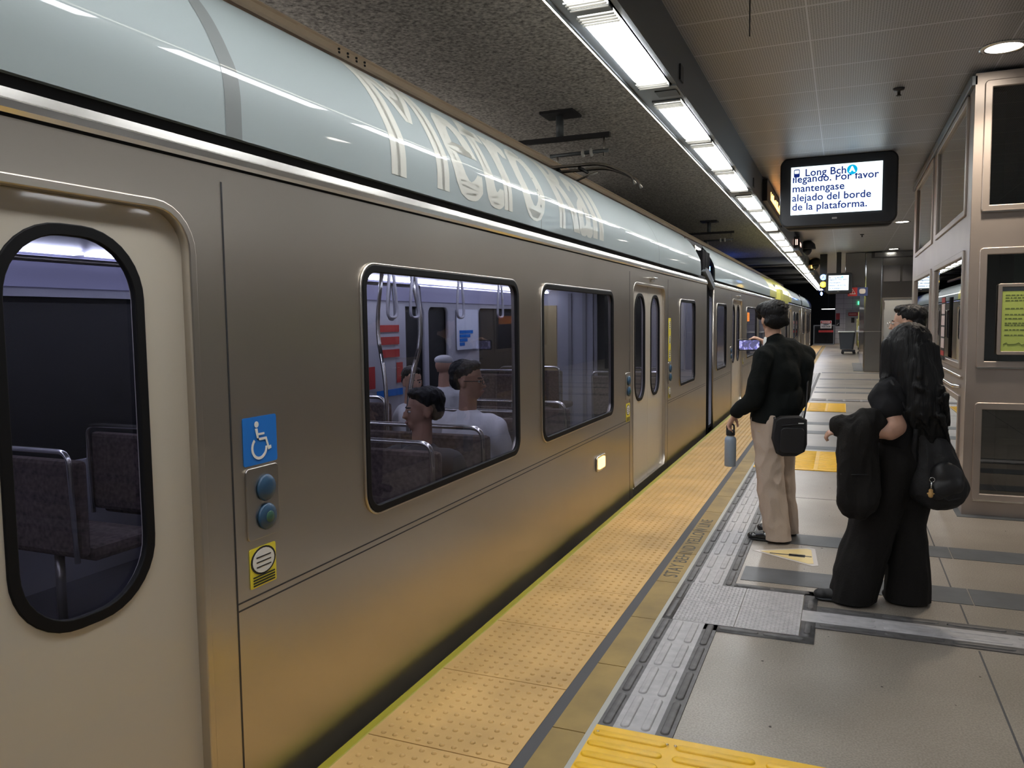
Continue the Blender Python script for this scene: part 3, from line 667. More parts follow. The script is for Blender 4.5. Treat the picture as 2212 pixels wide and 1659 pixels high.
    def mk(y,ins,zb): return [Vector((-1.70-ins,y,zb)),Vector((-1.70-ins,y,2.30)),Vector((-1.73-ins,y,2.42)),Vector((-1.84-ins,y,2.58-ins*.3)),Vector((-2.05-ins,y,2.74-ins*.3)),Vector((-2.45,y,2.84-ins*.4)),Vector((-2.45,y,zb))]
    ring_loft(bm,[mk(24.5,.34,2.05),mk(24.65,.16,1.90),mk(25.0,.04,1.80),mk(25.6,0,1.82),mk(26.8,0,1.92),mk(28.0,.005,2.04),mk(28.9,.03,2.12)]); bmo('cab_mask',bm,'yellow_paint',B)
    box('cab_front',-4.3,-1.80,24.9,25.35,-.4,2.0,'steel',B,bev=.08)
    box('articulation_bellows',-4.2,-1.84,37.55,38.35,-.6,2.6,'black_gap',B)
    for y in (26.4,): mk=sideplate('marker_lamp',[rr(y-.11,y+.11,.385,.50,.02)],TX+.008,.012,'led_orange',B)
train()
# =============================================================== OVERHEAD
def overhead():
    t=thing('overhead_power_rail',(-3.1,10,3.26),'long tan overhead conductor rail hung above the train roof','power rail')
    X=-3.1
    bm=bmesh.new(); ring_loft(bm,[[Vector((X+x,y,z)) for x,z in ((.05,3.275),(.06,3.29),(.035,3.30),(.03,3.345),(.045,3.352),(.045,3.36),(-.045,3.36),(-.03,3.345),(-.03,3.30),(-.06,3.29),(-.05,3.275))] for y in (-4,46)]); bmo('rail_profile',bm,'tan_rail',t)
    tube('contact_wire',[(X,-4,3.262),(X,46,3.262)],.014,'copper',t,8)
    bm=bmesh.new()
    for i in range(4):
        for z in (3.312,3.333): me=None; dome(bm,0,0,.0,.0,0,4) if False else abox(bm,X+.03,X+.042,4.47+i*.10,4.485+i*.10,z-.007,z+.007,.003)
    bmo('splice_bolts',bm,'dark_metal',t)
    def sup(y,lab):
        s=thing('rail_support',(X,y,3.4),lab,'bracket','brackets holding the overhead rail')
        box('ceiling_plate',X-.17,X+.23,y-.17,y+.17,3.92,3.95,'dark_metal',s)
        tube('post',[(X+.02,y,3.93),(X+.02,y,3.68)],.045,'housing',s,14)
        box('cross_bar',X-.75,X+.62,y-.035,y+.035,3.63,3.68,'dark_metal',s)
        tube('drop_rod',[(X+.55,y,3.64),(X+.55,y,3.42)],.012,'steel_plain',s); 
        bm=bmesh.new(); atube(bm,[(X+.60,y,3.48),(X-.1,y,3.47)],.022,10); bmo('insulator_rod',bm,'housing',s,True)
        for dx in (.30,.40): lathe('insulator_disc',[(.02,-.02),(.05,-.01),(.05,.01),(.02,.02)],(X+dx,y,3.475),'white',s,16,'X')
        tube('clamp',[(X-.02,y,3.47),(X-.0,y,3.36)],.016,'steel_plain',s)
    o=sup(8.9,'ceiling bracket with post and white insulators above the train, nearest the camera'); sup(20,'far ceiling bracket holding the overhead rail')
    # blue lamps + pipes at tunnel mouth
    t=thing('blue_light',(-1.15,47.6,2.8),'blue emergency lamp glowing at the far tunnel mouth','lamp'); lathe('lamp_globe',[(.02,-.10),(.05,-.06),(.055,0),(.05,.06),(.02,.10)],(-1.15,47.6,2.9),'blue_lamp',t,16); box('lamp_bracket',-1.18,-1.12,47.56,47.64,3.0,3.3,'dark_metal',t)
    t=thing('blue_light',(-4.8,31,3.3),'blue emergency lamp near the ceiling pipe on the track side','lamp'); lathe('lamp_globe',[(.02,-.12),(.08,-.1),(.08,.1),(.02,.15)],(-4.8,31,3.45),'blue_lamp',t,16); box('lamp_bracket',-4.82,-4.78,30.97,31.03,3.55,3.95,'dark_metal',t)
    o=tube('ceiling_pipe',[(-5.3,29,3.55),(-1.45,29,3.55)],.13,'pipe_blue'); tag(o,'thick pipe crossing the track ceiling in blue light','pipe')
    for i,(y,z,r) in enumerate(((33,3.7,.08),(36,3.65,.12),(40,3.55,.1),(44,3.5,.12))): tag(tube('ceiling_pipe',[(-5.3,y,z),(-1.4,y,z)],r,'dark_metal'),['thin dark pipe just beyond the blue-lit pipe','second dark pipe across the far track ceiling','third dark pipe across the far track ceiling','farthest dark pipe across the tunnel mouth'][i],'pipe','pipes across the track ceiling')
overhead()
# =============================================================== LIGHTS
ORD=['first','second','third','fourth','fifth','sixth','seventh','eighth']
def lights():
    y0=.97
    t=thing('ceiling_light',(-1.15,y0+.7,3.06),'x','light','fluorescent fixtures in a line above the platform edge')
    box('diffuser',-1.236,-1.052,y0+.19,y0+1.22,3.038,3.055,'lamp',t); box('diffuser_end',-1.236,-1.052,y0+.04,y0+.19,3.04,3.055,'lamp_end',t); box('diffuser_end',-1.236,-1.052,y0+1.22,y0+1.37,3.04,3.055,'lamp_end',t)
    bm=bmesh.new(); abox(bm,-1.25,-1.24,y0,y0+1.41,3.05,3.14); abox(bm,-1.05,-1.04,y0,y0+1.41,3.05,3.14); abox(bm,-1.24,-1.05,y0,y0+.035,3.035,3.14); abox(bm,-1.24,-1.05,y0+1.375,y0+1.41,3.035,3.14); bmo('fixture_frame',bm,'housing',t)
    bm=bmesh.new()
    for i in range(4): abox(bm,-1.24,-1.05,y0+.05+i*.035,y0+.056+i*.035,3.026,3.033); abox(bm,-1.24,-1.05,y0+1.36-i*.035,y0+1.366-i*.035,3.026,3.033)
    bmo('louvre_fins',bm,'lamp_fin',t)
    CH[t.name]=kids(t); ords=['first','second','third']
    names=['nearest the camera','second group','third group','fourth group','fifth group','sixth group','seventh group','eighth group','ninth group','tenth group']
    first=True
    for g in range(10):
        for k in range(3):
            lab='%s bright light in the %s of the row over the platform edge'%(ords[k],names[g] if g else 'nearest group')
            if first: t['label']=lab; first=False; continue
            c=copy_tree(t,(0,g*4.54+k*1.41,0)); c['label']=lab
    for k in range(-3,0): 
        c=copy_tree(t,(0,k*1.41-.31,0)); c['label']='ceiling light behind the camera above the platform edge, %s of three'%ORD[k+3]
    for g in range(8):  # unseen row added for balanced fill light and reflections
        c=copy_tree(t,(6.09,-4+g*4.5,0)); c['label']='ceiling light over the opposite platform edge, %s pair from the back, rear one'%ORD[g]; c['group']='fixtures over the opposite edge'
        c=copy_tree(t,(6.09,-2.5+g*4.5,0)); c['label']='ceiling light over the opposite platform edge, %s pair from the back, front one'%ORD[g]; c['group']='fixtures over the opposite edge'
    t=thing('cove_light',(-1.32,20,3.05),'thin glowing line light along the track side of the fluorescent row','light'); box('light_line',-1.327,-1.312,-4,46,3.046,3.072,'cove_lamp',t); box('line_channel',-1.312,-1.30,-4,46,3.04,3.09,'housing',t)
    # speaker / vent panels between groups
    t=thing('speaker_grille',(-1.15,5.35,3.05),'x','speaker grille','small grey grilles between light groups')
    box('cover_plate',-1.262,-1.012,5.20,5.50,3.042,3.05,'housing',t); box('grille',-1.17,-1.03,5.28,5.42,3.037,3.043,'black_plastic',t); box('side_vent',-1.011,-1.0,5.28,5.38,3.10,3.20,'black_plastic',t)
    CH[t.name]=kids(t); labs=['grey grille plate between first and second light groups','grey grille plate between second and third light groups','grey grille plate between third and fourth light groups','grey grille plate farther down the light row','farthest grille plate in light row']
    t['label']=labs[0]
    for g in range(1,5): c=copy_tree(t,(0,4.54*g,0)); c['label']=labs[g]
    # downlights
    labs=['round recessed ceiling downlight at the upper right corner','small round recessed downlight beyond the display screen','far small recessed downlight beside the glass enclosure','downlight beyond the far kiosk','downlight above the far wheeled bin','farthest downlight by the white end wall']
    for i,(x,y) in enumerate(((.985,6.5),(1.02,17.3),(1.22,24),(.3,31),(.3,41),(.3,49))):  # last three are added to brighten the far end wall
        t=thing('downlight',(x,y,3.38),labs[i],'light','recessed round downlights')
        lathe('trim_ring',[(.115,0),(.15,0),(.15,-.012),(.115,-.012),(.115,0)],(x,y,3.40),'steel_bright',t,32,'Z',False); lathe('lamp_face',[(.001,0),(.115,0),(.115,-.004),(.001,-.004)],(x,y,3.396),'downlamp',t,32)
        ld=bpy.data.lights.new('downlight_beam','SPOT'); ld.energy=170 if i<3 else 260; ld.color=(1,.86,.7); ld.spot_size=2.2; ld.spot_blend=.8; ld.shadow_soft_size=.1; lo=bpy.data.objects.new('downlight_beam',ld); COL.objects.link(lo); lo.parent=t; lo.location=(0,0,-.02)
    for i,(x,y) in enumerate(((.38,7.3),(-.1,14.8),(.35,19.5))):
        t=thing('sprinkler',(x,y,3.3),['small dark sprinkler head hanging from ceiling left of the glass enclosure','sprinkler head beyond the display screen','far sprinkler head near the second enclosure'][i],'sprinkler','ceiling sprinklers')
        lathe('escutcheon',[(.045,0),(.04,-.015),(.012,-.02),(.012,-.05),(.02,-.055),(.02,-.06),(.003,-.06)],(x,y,3.40),'dark_metal',t,16)
    for i in range(5):  # unseen uplights, added to brighten the track ceiling
        y=-3+i*3.4
        u=thing('wall_light',(-5.3,y,3.0),['linear wall lamp on the track wall behind the train roof','','','',''][i] or 'wall lamp behind the train, %s along the track wall'%['','second','third','fourth','fifth'][i],'light','wall lamps behind the train')
        box('lamp_body',-5.38,-5.2,y,y+2.4,2.9,3.0,'housing',u); box('lamp_face',-5.36,-5.22,y+.05,y+2.35,3.0,3.01,'uplamp',u)
    # thin hanging rod
    t=tube('hanging_rod',[(-.50,4.6,3.40),(-.50,4.6,3.08)],.004,'dark_metal'); tag(t,'thin dark rod hanging from the ceiling right of the light row','rod')
lights()
# =============================================================== DISPLAYS
def monitor(x0,x1,z0,z1,y,label,full=True):
    t=thing('display_screen',((x0+x1)/2,y,z0),label,'display screen','blue and white information screens')
    w_=x1-x0; mx=w_*.125
    hs=frontplate('housing',[rr(x0-w_*.105,x1+w_*.145,z0-.125*w_,z1+.095*w_,.07*w_/.85)],y+.09,.16,'black_plastic',t,bevel=.02)
    frontplate('lower_case',[rr(x0-mx*.5,x1+mx*.9,z0-.155*w_,z0+.1,.06)],y+.16,.14,'black_plastic',t,bevel=.015)
    frontplate('screen',[[(x0,z0),(x1,z0),(x1,z1),(x0,z1)]],y,.006,'screen_white',t)
    box('mount_bar',x0-.05 if full else x0+.2,x1+.05 if full else x1-.2,y+.06,y+.2,z1+.09*w_,3.40,'black_plastic',t)
    frontplate('badge',[rr((x0+x1)/2-.035,(x0+x1)/2+.02,z0-.07*w_,z0-.05*w_,.003)],y-.0,.006,'steel_bright',t)
    k=w_/.845; s=.101*k; yy=y-.0045; ch=lambda b,x,z,sz=s,m='screen_blue',cl=None,nm='screen_text': None
    def line(b,x,z,cut=None,m='screen_blue',sz=s,off=.0012):
        me=text_mesh(b,sz,(x,yy,z),*XZ,th=.001,offset=off*k*1.4,spacing=1.03)
        if cut is not None:
            bm=bmesh.new(); bm.from_mesh(me); bmesh.ops.bisect_plane(bm,geom=bm.verts[:]+bm.edges[:]+bm.faces[:],plane_co=(0,0,cut),plane_no=(0,0,1),clear_outer=True); bm.to_mesh(me); bm.free()
        return link('screen_text',me,m,t)
    h=z1-z0
    line('Long Bch',x0+w_*.155,z1-.20*h)
    zl=z1-.325*h; line('llegando. Por favor',x0+w_*.015,zl,cut=zl+.053*k)
    line('mantengase',x0+w_*.015,z1-.52*h); line('alejado del borde',x0+w_*.015,z1-.715*h); line('de la plataforma.',x0+w_*.015,z1-.905*h)
    lathe('line_badge',[(.001,0),(.048*k,0),(.048*k,-.003),(.001,-.003)],(x0+w_*.675,yy+.002,z1-.135*h),'screen_cyan',t,32,'Y')
    me=text_mesh('A',.07*k,(x0+w_*.675,yy-.004,z1-.178*h),*XZ,th=.001,offset=.004*k,align='CENTER'); link('line_letter',me,'screen_ltext',t)
    # tram icon
    cx,cz=x0+w_*.065,z1-.12*h; a=.028*k
    frontplate('tram_icon',[rr(cx-a,cx+a,cz-.045*k,cz+.035*k,.012*k),rr(cx-a+.007*k,cx+a-.007*k,cz-.008*k,cz+.026*k,.006*k)],yy,.001,'screen_blue',t)
    bm=bmesh.new()
    for sg in (-1,1):
        me=plate_mesh([[(cx+sg*.012*k,cz-.05*k),(cx+sg*.017*k,cz-.05*k),(cx+sg*.034*k,cz-.075*k),(cx+sg*.028*k,cz-.075*k)]],.001,(0,yy,0),*XZ); bm.from_mesh(me)
    bmo('track_icon',bm,'screen_blue',t)
monitor(-.592,.374,2.748,3.293,9.9,'large black framed hanging screen with blue Spanish text near the camera')
monitor(-.408,.117,2.33,2.747,24.4,'small distant hanging screen with blue text beyond the large one',False)
def signs():
    # amber LED sign flush on the beam side
    t=thing('led_sign',(-1.0,12.5,3.2),'dark sign with amber lit letters on the beam side left of the large screen','led sign','led signs on the beam')
    box('sign_case',-1.01,-.95,11.0,14.0,3.09,3.37,'black_plastic',t)
    bm=bmesh.new(); y=11.55
    while y<13.4:
        h=R.uniform(.06,.13); abox(bm,-.949,-.945,y,y+.05,3.17,3.17+h)
        if R.random()<.5: abox(bm,-.949,-.945,y,y+.12,3.17+R.choice((0,.05)),3.20+R.choice((0,.04)))
        y+=R.uniform(.09,.13)
    bmo('lit_characters',bm,'led_amber',t)
    for y,mm,lab in ((18.2,'led_pink','small dark sign with pinkish lit characters below the large screen'),(27,'led_amber','far small sign with amber lit characters on the beam'),):
        t=thing('led_sign',(-1.0,y,3.2),lab,'led sign','led signs on the beam'); box('sign_case',-1.01,-.90,y,y+1.6,3.0,3.3,'black_plastic',t)
        bm=bmesh.new()
        for i in range(2): abox(bm,-.899,-.895,y+.3+i*.3,y+.45+i*.3,3.12,3.20)
        for i in range(2): abox(bm,-.98+i*.03,-.965+i*.03,y-.006,y-.001,3.12,3.24)
        bmo('lit_characters',bm,mm,t)
    # dome cameras
    for i,(y,lab) in enumerate(((20.5,'dark domed camera hanging beside the beam below the large screen'),(26.5,'smaller domed camera beyond the first one'))):
        t=thing('dome_camera',(-.85,y,3.2),lab,'security camera','dome cameras beside the light row')
        lathe('hood',[(.02,.12),(.10,.11),(.17,.04),(.19,-.06),(.19,-.08),(.02,-.08)],(-.83,y,3.28),'dark_metal',t,24); lathe('lens_dome',[(.10,0),(.10,-.05),(.06,-.12),(.01,-.15)],(-.83,y,3.20),'black_plastic',t,24); tube('arm',bend([(-1.01,y,3.3),(-.95,y,3.36),(-.83,y,3.38)],.05),.02,'dark_metal',t)
    # line discs beside far screen
    for z,mm,ch,lab in ((2.73,'disc_blue','A','round lit blue disc sign left of the far screen, above the yellow one'),(2.52,'disc_yellow','E','round lit yellow disc sign left of the far screen')):
        t=thing('line_disc_sign',(-.56,24.9,z),lab,'lit sign','round line signs'); lathe('disc_case',[(.005,.05),(.10,.05),(.105,0),(.005,0)],(-.56,24.9,z),'black_plastic',t,24,'Y'); lathe('disc_face',[(.003,0),(.085,0),(.085,-.006),(.003,-.006)],(-.56,24.897,z),mm,t,24,'Y')
        text('disc_letter',ch,.12,(-.56,24.888,z-.045),*XZ,'white',t,align='CENTER',offset=.003)
    bm=bmesh.new()
    o=thing('sign_hanger',(-.56,24.93,2.4),'dark post holding the two round line signs below the ceiling','post'); box('hanger_post',-.66,-.46,24.96,25.02,2.40,3.40,'black_plastic',o)
    # warning sign under kiosk
    t=thing('hanging_sign',(.35,24.55,2.16),'small red and blue hanging sign with a warning triangle right of the far screen','sign')
    frontplate('red_half',[[(.10,2.16),(.35,2.16),(.35,2.40),(.10,2.40)]],24.55,.02,'sign_red',t); frontplate('blue_half',[[(.35,2.16),(.62,2.16),(.62,2.40),(.35,2.40)]],24.55,.02,'sign_darkblue',t)
    tr=lambda s:[(.225-.085*s,2.28-.065*s),(.225+.085*s,2.28-.065*s),(.225,2.28+.085*s)]
    frontplate('triangle',[tr(1),tr(.78)],24.535,.004,'white',t); frontplate('exclamation',[[(.219,2.25),(.231,2.25),(.231,2.31),(.219,2.31)],[(.219,2.233),(.231,2.233),(.231,2.243),(.219,2.243)]],24.535,.004,'white',t)
    box('sign_bracket',.3,.4,24.56,24.78,2.40,2.46,'dark_metal',t); frontplate('emblem',[rr(.40,.56,2.22,2.36,.05)],24.535,.004,'stick_border',t)
signs()
# =============================================================== GLASS LIFT ENCLOSURE (right)
def lift():
    X=.885; Y=7.0; zt=3.37
    t=thing('lift_enclosure',(2.2,9.8,0),'large brushed steel and glass lift enclosure at the right edge','lift enclosure')
    # left face (YZ) with windows
    lw=[(7.28,9.45),(9.86,12.0)]; Y1=12.45
    def grid_wall(name,ucuts,us,vcuts,vs_,o,ax,ay,th):
        bm=bmesh.new()
        for (a,b),c0,c1 in zip(us,ucuts,ucuts[1:]):
            for (z0,z1),d0,d1 in zip(vs_,vcuts,vcuts[1:]):
                me=plate_mesh([[(c0,d0),(c1,d0),(c1,d1),(c0,d1)],rr(a,b,z0,z1,.01)],th,o,ax,ay); bm.from_mesh(me); bpy.data.meshes.remove(me)
        bmesh.ops.remove_doubles(bm,verts=bm.verts,dist=.0005); return bmo(name,bm,'steel_warm',t)
    grid_wall('left_face',[Y+.041,9.655,Y1],lw,[0,1.02,2.21,zt],[(.16,.90),(1.14,2.06),(2.36,3.26)],(X+.015,0,0),*YZ,.03)
    x1=3.9; fw=[(.965,1.75),(2.1,2.9)]
    grid_wall('front_face',[X,1.92,x1],fw,[0,1.02,2.2,zt],[(.14,.87),(1.17,2.05),(2.35,3.29)],(0,Y+.02,0),*XZ,.04)
    box('rear_face',X,x1,Y1,Y1+.04,0,zt,'steel_warm',t); box('right_face',x1,x1+.03,Y,Y1,0,zt,'steel_warm',t)
    box('roof_panel',X+.03,x1,Y+.04,Y1,3.33,3.36,'dark_metal',t)
    box('top_rail',X-.03,X+.02,Y,Y1,3.28,3.36,'housing',t,bev=.008)
    for a,b in lw:
        for z0,z1 in ((2.36,3.26),(1.14,2.06),(.16,.90)):
            f=sideplate('side_window_frame',[rr(a-.01,b+.01,z0-.01,z1+.01,.01),rr(a+.03,b-.03,z0+.03,z1-.03,.006)],X+.0,.035,'steel_warm',t,bevel=.005)
            sideplate('side_window_glass',[rr(a+.02,b-.02,z0+.02,z1-.02,.005)],X+.012,.01,'lift_glass_side',f)
    for a,b in fw:
        for z0,z1 in ((2.35,3.29),(1.17,2.05),(.14,.87)):
            f=frontplate('front_window_frame',[rr(a-.012,b+.012,z0-.012,z1+.012,.025),rr(a+.03,b-.03,z0+.03,z1-.03,.006)],Y+.0,.035,'steel_warm',t,bevel=.006)
            frontplate('front_window_glass',[rr(a+.02,b-.02,z0+.02,z1-.02,.005)],Y+.012,.01,'lift_glass',f)
            box('sill_bead',a-.012,b+.012,Y-.025,Y-.012,z0-.02,z0-.008,'steel_bright',f)
    # inside: shaft frame and car wall
    box('shaft_column',X+.12,X+.26,Y+.35,Y+.5,0,3.3,'dark_metal',t); box('lift_car_wall',X+.42,3.4,Y+.75,Y+.82,.05,3.1,'interior_grey',t); box('lift_car_side',X+.42,X+.47,Y+.8,Y1-.6,.05,3.1,'interior_grey',t)
    box('car_rail',X+.3,3.4,Y+.5,Y+.54,.5,.54,'steel_plain',t); box('control_box',X+.5,X+.75,Y+.45,Y+.6,2.72,2.80,'interior_white',t); box('inner_panel',X+.62,X+1.6,Y+.68,Y+.74,1.5,1.9,'dark_metal',t)
    st(box('trim_5',X-.04,x1+.05,Y-.09,Y1,-.005,.004,'slate'))
    # outside handrail on left face
    hr=tube('handrail',bend([(X-.0,7.25,.99),(X-.05,7.3,.99),(X-.05,9.1,.99),(X-.0,9.15,.99)],.05),.016,'chrome',t); 
    for y in (7.9,8.5): tube('rail_bracket',[(X,y,.95),(X-.05,y,.985)],.009,'chrome',hr)
    tube('lower_rail',[(X-.02,7.15,1.075),(X-.02,9.4,1.075)],.012,'steel_bright',t)
    # poster
    p=thing('poster',(1.3,6.97,1.2),'green printed notice in a metal frame on the front of the glass enclosure','poster')
    frontplate('poster_frame',[rr(1.08,1.75,1.26,1.79,.01),rr(1.10,1.73,1.28,1.77,.006)],Y-.03,.025,'steel_warm',p,bevel=.003); frontplate('sheet',[[(1.098,1.275),(1.735,1.275),(1.735,1.735),(1.098,1.735)]],Y-.028,.006,'poster_green',p); frontplate('backing',[[(1.095,1.27),(1.74,1.27),(1.74,1.775),(1.095,1.775)]],Y-.024,.004,'housing',p)
    bm=bmesh.new()
    for i,(z,w_) in enumerate(((1.70,.5),(1.68,.55),(1.66,.45),(1.60,.58),(1.555,.2),(1.525,.09),(1.49,.16),(1.475,.12),(1.44,.18),(1.40,.3))):
        x=1.125
        while x<1.125+w_:
            l=R.uniform(.012,.035); abox(bm,x,x+l,Y-.0325,Y-.031,z,z+.009); x+=l+.006
    bmo('printed_lines',bm,'poster_ink',p)
    tube('signature',[(1.12,Y-.033,1.335),(1.14,Y-.033,1.35),(1.15,Y-.033,1.335),(1.2,Y-.033,1.338),(1.22,Y-.033,1.35),(1.24,Y-.033,1.33),(1.27,Y-.033,1.345),(1.30,Y-.033,1.335)],.002,'poster_ink',p,6)
    # sticker strip on the left glass
    s=thing('sticker_strip',(X,8.4,1.2),'vertical strip of white and red route stickers on the left glass of the enclosure','sticker')
    ys=(8.25,8.52)
    sideplate('strip_backing',[rr(*ys,1.15,1.73,.005)],X-.024,.003,'black',s)
    for k in range(4): z=1.26+k*.105; sideplate('route_label',[rr(ys[0]+.01,ys[1]-.01,z,z+.09,.004)],X-.027,.002,'pink_strip',s)
    for z0,z1 in ((1.68,1.725),(1.19,1.235)): sideplate('red_label',[rr(ys[0]+.01,ys[1]-.01,z0,z1,.004)],X-.027,.002,'sign_red',s)
lift()
# =============================================================== FAR KIOSK ETC
def far():
    Y=24.7
    t=thing('steel_kiosk',(1.6,27,0),'polished dark steel enclosure with corner column and grey door beyond the glass lift','kiosk')
    bm=bmesh.new(); abox(bm,.54,1.0,Y,30,0,3.39,.04); bmo('corner_column',bm,'steel_kiosk',t); box('front_wall',1.0,3.6,Y+.05,Y+.15,0,3.39,'steel_kiosk',t); box('upper_wing',.03,.55,Y+.06,29,2.40,3.39,'steel_kiosk',t,bev=.01); box('side_wall',.56,.6,30,33,0,3.39,'steel_kiosk',t)
    box('column_joint',.535,1.005,Y-.004,Y+.1,1.15,1.162,'steel_bright',t)
    d=box('service_door',1.05,1.95,Y-.01,Y+.05,.02,2.06,'grey_door',t); frontplate('door_surround',[rr(1.0,2.0,0,2.10,.003),rr(1.05,1.95,-.05,2.06,.003)],Y,.06,'steel_plain',t)
    for z in (1.9,.95): box('hinge',1.04,1.07,Y-.03,Y-.01,z-.08,z+.08,'steel_plain',d)
    frontplate('upper_window',[rr(.70,1.9,3.22,3.40-.03,.01)],Y-.01,.02,'dark_metal',t)
    pn=frontplate('upper_window_pane',[rr(.78,1.85,3.24,3.36,.01)],Y-.03,.01,'steel_kiosk',t)
    for x in (1.02,1.5): frontplate('upper_panel',[rr(x,x+.42,2.55,3.0,.01)],Y+.03,.03,'dark_metal',t)
    st(box('trim_6',.3,.62,25.0,29.5,-.004,.01,'slate'))
    # bin cart
    t=thing('bin_cart',(.15,37,0),'dark grey wheeled bin with a pale lid at the far end','bin')
    bm=bmesh.new(); ring_loft(bm,[[Vector((x,y,z)) for x,y in rr(-.1-.07*s,.42+.07*s,36.8-.06*s,37.5+.06*s,.08,4)] for z,s in ((.2,0),(.92,1))]); bmo('bin_body',bm,'bin_grey',t)
    box('lid',-.2,.46,36.7,37.6,.93,.97,'white',t,bev=.01); box('dolly',-.05,.50,36.8,37.5,.10,.17,'black_plastic',t,bev=.02); 
    for x in (.0,.45):
        for y in (36.85,37.4): lathe('wheel',[(.01,-.02),(.06,-.02),(.06,.02),(.01,.02)],(x,y,.06),'black',t,14,'Y')
    t=thing('cleaning_cart',(.6,37,0),'small cleaning trolley with a yellow mop bucket and handles behind the bin','cleaning cart')
    [lathe('castor',[(.01,-.02),(.05,-.02),(.05,.02),(.01,.02)],(x_,y_,.05),'black',t,12,'Y') for x_ in (.64,.80) for y_ in (36.95,37.35)]; box('trolley_legs',.66,.70,37.1,37.2,.05,.2,'black',t); box('trolley_tray',.60,.85,36.9,37.4,.18,.28,'black_plastic',t); box('upper_tray',.53,.85,36.9,37.4,.93,1.02,'white',t,bev=.02); tube('mop_handle',[(.63,37.0,.2),(.60,37.05,1.8)],.018,'mop_yellow',t); tube('broom_handle',[(.56,37.0,.35),(.55,37.0,1.5)],.022,'mop_yellow',t)
    lathe('bucket',[(.01,0),(.07,0),(.09,.3),(.08,.3),(.05,.02)],(.66,36.9,.28),'mop_yellow',t,16); tube('cart_post',[(.62,37.0,.2),(.62,37.0,1.0)],.02,'steel_plain',t); lathe('caddy_bottle',[(.01,0),(.04,0),(.04,.12),(.015,.18),(.01,.18)],(.62,37,1.02),'white',t,12)
    # far wall door + signs
    st(box('door_1',.12,.95,51.93,52.0,0,2.05,'grey_door')); 
    for nm,x0,x1,z0,z1,mm,lab in (('door_sign',.27,.80,1.66,1.86,'sign_red','dark red sign on the far grey door'),('door_notice',.44,.62,1.25,1.55,'black','black notice on the far grey door below the red sign')):
        t=thing(nm,((x0+x1)/2,51.9,z0),lab,'sign'); frontplate('sign_face',[[(x0,z0),(x1,z0),(x1,z1),(x0,z1)]],51.91,.02,mm,t)
        if mm=='sign_red':
            bm=bmesh.new(); 
            for i in range(7): abox(bm,x0+.05+i*.06,x0+.09+i*.06,51.89,51.898,z0+.08,z0+.13)
            bmo('sign_marks',bm,'pink_strip',t)
    t=thing('wall_sign',(-.32,51.95,1),'tall red and black sign on the left of far white wall','sign'); frontplate('red_part',[[(-.42,1.45),(-.2,1.45),(-.2,1.83),(-.42,1.83)]],51.97,.02,'sign_red',t); frontplate('black_part',[[(-.42,1.05),(-.2,1.05),(-.2,1.45),(-.42,1.45)]],51.97,.02,'black',t); frontplate('arrow',[[(-.38,1.1),(-.35,1.1),(-.25,1.22),(-.25,1.25)]],51.95,.01,'white',t)
    t=thing('exit_light',(.82,51.9,2.4),'small green lit sign high on the far white wall','light'); box('green_face',.80,.84,51.93,51.99,2.33,2.52,'led_green',t)
    # high voltage gate
    t=thing('danger_gate',(-.9,49.5,0),'dark mesh gate with danger sign at the far end of the platform','gate')
    frontplate('gate_frame',[[(-1.6,0),(-.46,0),(-.46,1.15),(-1.6,1.15)],[(-1.54,.06),(-.52,.06),(-.52,1.09),(-1.54,1.09)]],49.6,.05,'housing',t)
    bm=bmesh.new()
    for i in range(26): abox(bm,-1.54+i*.04,-1.53+i*.04,49.59,49.61,.06,1.09)
    bmo('gate_bars',bm,'black_fence',t)
    box('red_board',-1.32,-.52,49.5,49.55,.72,.84,'sign_red',t); s=frontplate('danger_sign',[rr(-1.22,-.62,.95,1.40,.02)],49.5,.02,'sign_white',t); frontplate('danger_header',[rr(-1.20,-.64,1.24,1.38,.02)],49.48,.01,'sign_red',s)
    text('danger_word','DANGER',.11,(-.92,49.46,1.27),*XZ,'white',s,align='CENTER',offset=.003); text('voltage_words','HIGH\nVOLTAGE',.11,(-.92,49.48,1.13),*XZ,'black',s,align='CENTER',offset=.003)
    # railing frame at tunnel mouth and far tunnel light
    t=thing('tunnel_light',(-.9,55,2),'thin white tube light inside the far tunnel','light'); mat('tube',(1,1,1),.5,emit=3); box('tube_face',-1.3,-.5,54.9,55,2.1,2.14,'tube',t); box('tube_hanger',-.92,-.88,54.93,54.97,2.14,3.95,'dark_metal',t)
    st(box('floor_tunnel',-1.6,-.45,50.5,59.5,-1.0,-.6,'track_dark'))
far()
# =============================================================== BLOB MODELLING
def cap_bm(bm,p0,p1,r0,r1,fl=None,n=14):
    """tapered capsule; fl=(axis vector, factor) squashes along the axis"""
    p0=Vector(p0);p1=Vector(p1); d=p1-p0; L_=d.length
    if L_<1e-5: d=Vector((0,0,1)); L_=1e-5
    dn=d.normalized(); u,v=frame(dn); rings=[]
    def add(c,r):
        ring=[]
        for k in range(n):
            o=(u*math.cos(2*PI*k/n)+v*math.sin(2*PI*k/n))*r
            if fl: a=Vector(fl[0]).normalized(); o=o-a*o.dot(a)*(1-fl[1])
            ring.append(c+o)
        rings.append(ring)
    for i in range(4): a=PI/2*(1-i/4); add(p0-dn*r0*math.sin(a),max(r0*math.cos(a),1e-4))
    add(p0,r0); add(p0+d*.5,(r0+r1)/2); add(p1,r1)
    for i in range(1,5): a=PI/2*i/4; add(p1+dn*r1*math.sin(a),max(r1*math.cos(a),1e-4))
    ring_loft(bm,rings)
